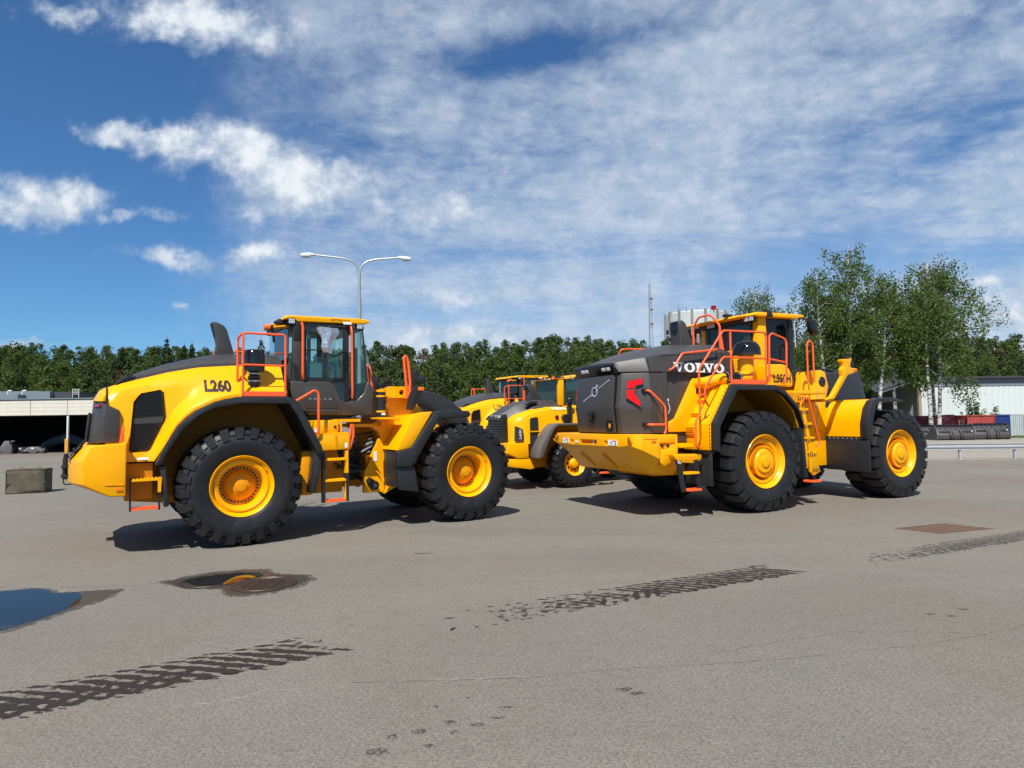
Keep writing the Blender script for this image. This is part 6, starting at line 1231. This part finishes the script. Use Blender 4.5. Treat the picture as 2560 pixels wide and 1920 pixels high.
    MB().prism([(.9, 2.7), (.95, 3.3), (1.02, 3.62), (1.10, 3.62), (1.13, 3.15), (1.45, 3.12), (1.46, 3.0), (1.3, 2.7)], -.28, .26).build('seat', SEAT, t, bevel=.05); MB().box(.82, 1.9, -.78, .78, 2.86, 2.93).build('cab_floor', INT, t, smooth=0); MB().box(1.65, 1.85, -.16, .16, 2.9, 3.3).build('steering_column', INT, t, bevel=.03)
    MB().tube([(.36, -.05, 4.08), (.36, -.05, 4.28)], .02, 6).build('beacon_stalk', SIL, t); MB().cyl((.36, -.05, 0), .055, 4.28, 4.37, 'z', 14).build('beacon', REDD, t); MB().obox((.40, -.42, 4.09), (.2, .12, .06)).build('camera_housing', BLK, t, bevel=.015)
    MB().tube([(1.88, -.92, 3.95), (1.88, -.94, 3.4)], .014, 6).build('grab_bar', SIL, t)
    # rear frame, axle
    MB().box(-1.85, 1.5, -.60, .60, .72, 1.9).build('rear_frame', YELD, t, smooth=0); MB().lathe([(.25, -1.1), (.28, -.5), (.36, -.2), (.36, .2), (.28, .5), (.25, 1.1)], 20, 'y', (0, 0, .98)).build('rear_axle', YELD, t)
    # side ladder in front of the rear wheel
    MB().prism([(1.24, 2.30), (1.34, 2.30), (1.60, 1.16), (1.82, .70), (1.62, .62), (1.52, .70), (1.50, 1.16), (1.40, 1.72)], -1.50, -1.44).build('ladder_cheek', YEL, t, bevel=.008); MB().prism([(1.24, 2.30), (1.34, 2.30), (1.60, 1.16), (1.82, .70), (1.62, .62), (1.52, .70), (1.50, 1.16), (1.40, 1.72)], -1.08, -1.02).build('ladder_cheek', YEL, t, bevel=.008)
    for x, z in ((1.20, 2.30), (1.30, 2.02), (1.40, 1.72), (1.46, 1.42), (1.50, 1.12), (1.56, .80)):
        treads(t, 'rung', x - .02, x + .22, -1.50, -1.05, z, YEL); sl = MB()
        for k in range(4): sl.obox((x + .02 + k * .055, -1.505, z - .07), (.02, .006, .07), 0, .3)
        tag(sl.build('step_slots', BLK, t, smooth=0), kind='stuff')
    treads(t, 'rung', 1.52, 1.82, -1.52, -1.30, .51, ORG); MB().prism([(1.68, .72), (1.80, .72), (1.86, .48), (1.76, .48)], -1.36, -1.30).build('ladder_strap', BLK, t, smooth=0)
    rail('ladder_rail', [(1.28, -1.55, 2.15), (1.34, -1.55, 2.26), (1.46, -1.55, 2.24), (1.77, -1.55, 1.31), (1.67, -1.53, 1.23)]); rail('grab_handle', [(1.91, -1.2, 2.60), (1.92, -1.2, 3.45), (2.01, -1.2, 3.53), (2.10, -1.2, 3.45), (2.11, -1.2, 2.60)])
    MB().box(1.30, 2.35, -1.30, -.72, 2.34, 2.42).build('walkway', YEL, t, bevel=.008); MB().box(1.06, 1.30, -1.50, -1.40, 2.16, 2.36).build('step_guard', YELD, t, smooth=0)
    # front frame, tower
    tw = [(2.05, 1.2), (2.20, 2.45), (2.24, 2.78), (2.30, 2.87), (2.97, 2.93), (3.10, 2.87), (3.20, 2.55), (3.10, 2.28), (2.98, 1.56), (3.6, 1.3), (4.3, 1.2), (4.4, .75), (2.2, .72)]
    for s in (-1, 1):
        p = MB().prism(tw, s * .72, s * .60).build('front_frame_plate', YEL, t, smooth=30, bevel=.012); MB().lathe([(1e-4, -.02), (.10, -.02), (.12, 0), (.12, .02)], 24, 'y', (2.98, s * .72, 2.66)).build('pivot_pin', BLK, t)
        MB().tube([(2.80, s * .73, 2.5), (2.78, s * .74, 2.0), (2.70, s * .74, 1.5)], .012, 5, .1).build('cable', GALV, t)
        MB().prism([(2.42, 2.22), (2.62, 2.30), (3.02, 2.76), (2.98, 2.90), (3.04, 2.97), (3.04, 3.05), (2.98, 3.09), (2.98, 3.135), (3.34, 3.16), (3.31, 3.08), (3.27, 2.95), (3.50, 2.94), (3.50, 2.86), (3.18, 2.78), (2.70, 2.24)], s * 1.24, s * 1.14).build('lamp_arm', YEL, t, bevel=.012); MB().box(3.28, 3.40, min(s * 1.05, s * 1.25), max(s * 1.05, s * 1.25), 2.97, 3.10).build('head_lamp', BLKG, t, bevel=.03); MB().cyl((3.2, s * 1.18, 0), .05, 3.15, 3.24, 'z', 12).build('side_lamp', BLK, t); MB().box(3.38, 3.49, min(s * 1.242, s * 1.25), max(s * 1.242, s * 1.25), 2.87, 2.925).build('turn_signal', AMB, t, smooth=0); MB().box(2.36, 2.70, min(s * 1.2, s * .72), max(s * 1.2, s * .72), 2.18, 2.24).build('arm_mount', YEL, t, smooth=0)
        # front fender: a curved sheet facing back, with flap below
        pf = [(3.03, 1.40), (3.04, 1.72), (3.12, 2.0), (3.26, 2.16), (3.45, 2.225), (3.46, 2.19), (3.29, 2.12), (3.16, 1.97), (3.08, 1.71), (3.07, 1.40)]
        MB().prism(pf, s * 1.62, s * .70).build('front_fender', YEL, t, smooth=50); MB().prism([(2.60, 2.06), (3.10, 2.05), (3.06, 1.45), (2.70, 1.6)], s * .74, s * .70).build('fender_gusset', YEL, t, smooth=0)
        MB().prism([(3.00, 1.36), (3.01, 1.73), (3.10, 2.02), (3.25, 2.19), (3.45, 2.255), (3.85, 2.26), (4.30, 2.19), (4.30, 2.16), (3.84, 2.20), (3.48, 2.16), (3.32, 2.05), (3.20, 1.70), (3.18, 1.34)], s * 1.78, s * 1.60).build('fender_edge', FEND, t, bevel=.012); MB().prism([(3.45, 2.24), (3.85, 2.25), (4.30, 2.185), (4.30, 2.165), (3.85, 2.215), (3.46, 2.2)], s * 1.59, s * 1.0).build('fender_top', FEND, t, smooth=0)
        MB().box(3.03, 3.07, min(s * .70, s * 1.78), max(s * .70, s * 1.78), .64, 1.385).build('front_flap', FEND, t, bevel=.008); bl = MB()
        for k in range(9): bl.obox((3.024, s * (.72 + k * .11), 1.36), (.012, .02, .02))
        tag(bl.build('flap_bolts', SIL, t, smooth=0), kind='stuff')
        MB().prism([(3.25, 2.84), (3.85, 2.93), (4.55, 2.93), (4.66, 2.67), (4.78, 2.30), (4.9, 1.6), (5.0, .9), (4.7, .85), (4.45, 1.6), (3.74, 2.20), (3.3, 2.3)], s * .55, s * .40).build('lift_arm', BOOM, t, bevel=.02)
        MB().tube([(2.4, s * .45, .9), (3.2, s * .45, 1.5)], .11, 14).build('lift_cylinder', BLK, t); MB().tube([(1.7, s * .5, 1.05), (2.5, s * .5, 1.05)], .09, 12).build('steering_cylinder', BLK, t)
    MB().box(2.2, 4.3, -.59, .59, .78, 1.6).build('front_frame', YELD, t, smooth=0); MB().box(2.26, 3.0, -.59, .59, 2.72, 2.80).build('tower_top', YEL, t, smooth=0); MB().box(2.22, 2.32, -.59, .59, 1.5, 2.8).build('tower_back', YEL, t, smooth=0)
    MB().tube([(3.0, 0, 2.66), (4.1, 0, 2.78)], .17, 16).build('tilt_cylinder', BLKG, t); MB().tube([(4.1, 0, 2.78), (4.5, 0, 2.7)], .06, 10).build('tilt_rod', CHR, t); MB().prism([(4.30, 3.0), (4.55, 3.02), (4.72, 2.6), (4.78, 1.7), (4.6, 1.2), (4.45, 1.7), (4.35, 2.5)], -.15, .15).build('rocker', BLKG, t, bevel=.04); MB().cyl((4.45, 0, 2.78), .14, -.35, .35).build('rocker_pin', BLKG, t)
    MB().tube([(3.0, -.2, 2.90), (3.4, -.2, 2.98), (3.9, -.2, 3.0), (4.3, -.2, 2.92)], .022, 6, .1).build('boom_pipe', HOSE, t)
    MB().lathe([(.25, -1.1), (.28, -.5), (.36, -.2), (.36, .2), (.28, .5), (.25, 1.1)], 20, 'y', (4.27, 0, .98)).build('front_axle', YELD, t)
    MB().prism([(1.5, .8), (1.5, 1.5), (2.2, 1.6), (2.2, .8)], -.3, .3).build('articulation_joint', BLK, t, smooth=0); MB().prism([(1.95, 2.45), (2.05, 2.80), (2.10, 2.45)], -.9, -.8).build('fin', YEL, t, smooth=0)
    for k in range(6): MB().tube([(1.5, -.6 + .1 * k, 1.5), (1.8, -.65 + .1 * k, 1.3 + .05 * k), (2.2, -.55 + .1 * k, 1.5 + .1 * k)], .025, 6, .1).build('hydraulic_hose', HOSE, t)
    MB().tube([(2.05, -.75, 2.45), (2.03, -.75, 2.85), (2.15, -.75, 2.95), (2.35, -.7, 2.88)], .022, 6, .1).build('hydraulic_hose', HOSE, t)
    w = wheel(1.0, .53, .88, 24, 'drum'); put_wheels(t, w, [(0, -1.29, .02), (0, 1.29, .3), (4.27, -1.29, .1), (4.27, 1.29, .2)], .993)
    return t
large_loader((4.210, 14.159, 0), .462)

# ---------------------------------------------------------------- compact loader
def compact_loader(loc, rz):
    t = empty('wheel_loader', loc, rz); tag(t, 'small yellow wheel loader with grey mudguards half hidden behind the largest one', 'wheel loader', 'wheel loaders parked in the yard')
    MUD = mat('grey_mudguard', (.11, .105, .10), .45, var=.06, dirt=.08)
    I = lambda x, tab: float(np.interp(x, [q[0] for q in tab], [q[1] for q in tab]))
    zt = [(-1.62, 1.88), (-1.44, 1.99), (-.97, 2.15), (-.55, 2.22), (.13, 2.24), (.5, 2.25)]; secs = []
    for x in (-1.62, -1.55, -1.44, -1.2, -.97, -.7, -.55, -.2, .13, .5):
        z = I(x, zt); zl = 1.22 if x < -1.0 else I(x, [(-1.0, 1.22), (-.75, 1.55), (-.55, 1.70), (.5, 1.72)])
        h = [(-.90, zl), (-.89, zl + .06), (-.87, z - .22), (-.83, z - .10), (-.66, z)]; ys = I(x, [(-1.62, .66), (-1.55, .80), (-1.44, .91), (-1.2, 1.0)]); h = [(y * ys, q) for y, q in h]; secs.append([(x, y, q) for y, q in h] + [(x, -y, q) for y, q in h[::-1]])
    hood = MB().loft(secs).build('bonnet', YEL, t, smooth=40)
    gr = [(-1.14, 1.87), (-1.10, 1.91), (-.92, 1.93), (-.88, 1.89), (-.86, 1.52), (-.96, 1.22), (-1.0, 1.19), (-1.16, 1.20)]
    for s in (-1, 1):
        cut(hood, MB().prism(gr, s * .84, s * 1.1)); g = MB().prism([((a + 1.0) * .97 - 1.0, (b - 1.56) * .98 + 1.56) for a, b in gr], s * .845, s * .865).build('side_grille', MESHM, t, smooth=0); MB().box(-1.17, -.85, s * .893 - .01, s * .893 + .01, 1.53, 1.56).build('grille_bar', YEL, t, smooth=0)
        MB().prism([(-1.57, 1.69), (-1.38, 1.61), (-1.36, 1.30), (-1.59, 1.30)], s * .912, s * .80).build('name_plate', GRY, t, smooth=0)
        MB().prism([(-1.87, 1.25), (-1.27, 1.25), (-1.26, .85), (-1.57, .85), (-1.89, .99)], s * 1.0, s * .55).build('counterweight_side', YEL, t, bevel=.02)
        MB().prism([(-1.13, .85), (-1.10, 1.0), (-1.03, 1.21), (-.77, 1.60), (-.66, 1.70), (-.55, 1.755), (.45, 1.755), (.75, 1.5), (.70, 1.48), (.42, 1.70), (-.50, 1.69), (-.62, 1.62), (-.76, 1.40), (-.90, 1.10), (-1.0, .87)], s * 1.30, s * .80).build('rear_fender', MUD, t, bevel=.015)
    for k, ch in enumerate('L60H'): decal('model_letter', text2d(ch, .052, .075, .02), WHT, t, lambda a, b, k=k: (-1.43 - b, -.916, 1.36 + k * .062 + a))
    decal('name_band', ([(-.55, 2.10), (.12, 2.10), (.12, 2.22), (-.62, 2.19), (-.50, 2.11)], [(4, 1, 2, 3)]), GRY, t, lambda a, b: (a, -1.2, b), hood, .005); decal('word_mark', volvo2d(.45, .07), WHT, t, lambda a, b: (-.40 + a, -1.2, 2.125 + b), hood, .010)
    MB().cyl((-.30, 0, 1.92), .055, -.91, -.86).build('badge', REDD, t); MB().cyl((-.30, 0, 1.92), .03, -.915, -.911).build('badge_center', BLK, t)
    MB().prism([(-1.88, 1.24), (-1.55, 1.26), (-1.30, .85), (-1.30, .62), (-1.82, .66), (-1.90, .98)], -.54, .50).build('counterweight', YEL, t, bevel=.02); MB().prism([(-1.82, .84), (-1.22, .84), (-1.08, .57), (-1.2, .55), (-1.80, .64)], -.98, .98).build('counterweight_base', YEL, t, bevel=.015)
    MB().box(-1.895, -1.88, -.9, -.62, 1.08, 1.22).build('lamp_guard', YELD, t, bevel=.004); MB().box(-1.32, -1.27, -1.006, -1.0, .90, .93).build('reflector', AMB, t, smooth=0)
    MB().prism([(-1.80, 1.98), (-1.64, 2.02), (-1.60, 1.24), (-1.82, 1.24), (-1.76, 1.6)], -.52, .36).build('tail_grille', BLK, t, bevel=.02)
    for z in np.arange(1.30, 1.92, .07): MB().obox((-1.80, -.08, z), (.03, .80, .025)).build('grille_slat', GRY, t, smooth=0)
    for y in (-.42, -.22, -.02): MB().box(-1.84, -1.815, y - .05, y + .05, 1.92, 1.99).build('work_lamp', LAMPW, t, smooth=0)
    secs = []
    for x, z in ((-1.84, 1.96), (-1.51, 2.14), (-1.32, 2.25), (-.91, 2.36), (-.68, 2.40), (-.15, 2.40), (.02, 2.32)):
        zb = I(x, zt) - .02; ys = I(x, [(-1.84, .55), (-1.3, .75), (-.9, 1.0)]); h = [(-.70 * ys, zb), (-.66 * ys, zb + .05), (-.46 * ys, z), (-.2 * ys, z + .01)]; secs.append([(x, y, q) for y, q in h] + [(x, -y, q) for y, q in h[::-1]])
    MB().loft(secs).build('bonnet_spine', GRY, t, smooth=25)
    MB().prism([(-1.15, 2.27), (-.95, 2.36), (-.75, 2.36), (-.75, 2.33), (-1.1, 2.24)], -.67, -.55).build('spine_vent', BLK, t, bevel=.01)
    MB().prism([(-.84, 2.80), (-.80, 2.86), (-.66, 2.86), (-.55, 2.76), (-.34, 2.36), (-.78, 2.36), (-.74, 2.62)], -.22, .06).build('exhaust_stack', GRY, t, bevel=.03); MB().obox((-.825, -.08, 2.76), (.03, .18, .14)).build('exhaust_outlet', BLKG, t, bevel=.01)
    MB().lathe([(.06, 2.25), (.115, 2.30), (.115, 2.40), (.09, 2.44), (1e-4, 2.45)], 24, 'z', (.10, -.92, 0)).build('air_cleaner_cap', BLKG, t); MB().tube([(.10, -.92, 2.30), (.10, -.92, 1.80), (-.10, -.88, 1.88)], .07, 12, .08).build('intake_pipe', BLK, t)
    MB().cyl((-.05, 0, 1.90), .10, -1.0, -.86).build('intake_bowl', BLK, t)
    # cab
    MB().prism([(-.22, 2.98), (.35, 3.05), (.60, 3.13), (1.75, 3.15), (1.80, 3.08), (.5, 3.05), (.2, 2.98)], -.72, .72).build('cab_roof', YEL, t, bevel=.015)
    for s in (-1, 1):
        MB().prism([(-.09, 2.25), (.07, 2.25), (.07, 3.0), (-.09, 2.97)], s * .70, s * .58).build('pillar', YEL, t, bevel=.01); MB().prism([(1.45, 2.2), (1.55, 2.2), (1.60, 3.08), (1.50, 3.08)], s * .70, s * .60).build('pillar', BLK, t, smooth=0); MB().prism([(.68, 2.2), (.76, 2.2), (.76, 3.08), (.68, 3.08)], s * .70, s * .62).build('pillar', BLK, t, smooth=0)
        MB().box(.07, 1.5, s * .66 - .003, s * .66 + .003, 2.26, 3.02).build('pane', GLSD, t, smooth=0)
        work_lamp(t, (.36, s * .70 - (.08 if s > 0 else 0), 3.02), .09)
    MB().box(-.04, -.03, -.57, .57, 2.30, 2.96).build('rear_window', GLSD, t, smooth=0); MB().box(-.06, 1.6, -.70, .70, 1.55, 2.24).build('cab_base', YEL, t, bevel=.03); MB().prism([(.2, 2.2), (.25, 2.75), (.36, 2.75), (.40, 2.45), (.65, 2.4), (.65, 2.2)], -.24, .24).build('seat', SEAT, t, bevel=.04); MB().box(.10, .22, -.62, -.615, 2.35, 2.65).build('paper_sheet', PAPER, t, smooth=0)
    MB().cyl((-.18, -.55, 0), .045, 2.98, 3.05, 'z', 12).build('beacon', AMB, t); MB().box(-.12, .18, -.6, -.3, 2.99, 3.06).build('camera_housing', BLK, t, bevel=.02)
    # chassis and front
    MB().box(-1.3, 1.5, -.45, .45, .55, 1.6).build('rear_frame', YELD, t, smooth=0); MB().prism([(1.3, .5), (1.3, 1.2), (2.2, 2.0), (2.7, 2.0), (2.9, 1.0), (2.9, .5)], -.42, .42).build('front_frame', YELD, t, smooth=0)
    for x in (.1, 2.75): MB().lathe([(.16, -.9), (.2, -.3), (.26, 0), (.2, .3), (.16, .9)], 16, 'y', (x, 0, .64)).build('axle', YELD, t)
    for s in (-1, 1):
        MB().prism([(2.1, 1.9), (2.6, 1.95), (3.2, 1.6), (3.5, .6), (3.3, .6), (3.0, 1.4), (2.5, 1.7)], s * .40, s * .30).build('lift_arm', BOOM, t, smooth=0); MB().prism([(1.95, .9), (2.2, 1.45), (3.2, 1.45), (3.2, 1.40), (2.25, 1.39), (2.02, .9)], s * 1.25, s * .8).build('front_fender', MUD, t, smooth=0)
        MB().box(.85, .90, min(s * 1.15, s * 1.05), max(s * 1.15, s * 1.05), .30, 1.1).box(1.25, 1.30, min(s * 1.15, s * 1.05), max(s * 1.15, s * 1.05), .30, 1.1).build('ladder_stile', BLK, t, smooth=0); treads(t, 'rung', .90, 1.25, min(s * 1.15, s * .95), max(s * 1.15, s * .95), .36, ORG); treads(t, 'rung', .90, 1.25, min(s * 1.15, s * .95), max(s * 1.15, s * .95), .7, BLK)
    w = wheel(.665, .335, .52, 22, 'small'); put_wheels(t, w, [(.10, -.92, .05), (.10, .92, .2), (2.75, -.92, .1), (2.75, .92, .3)], .66)
compact_loader((1.049, 18.449, 0), .50)
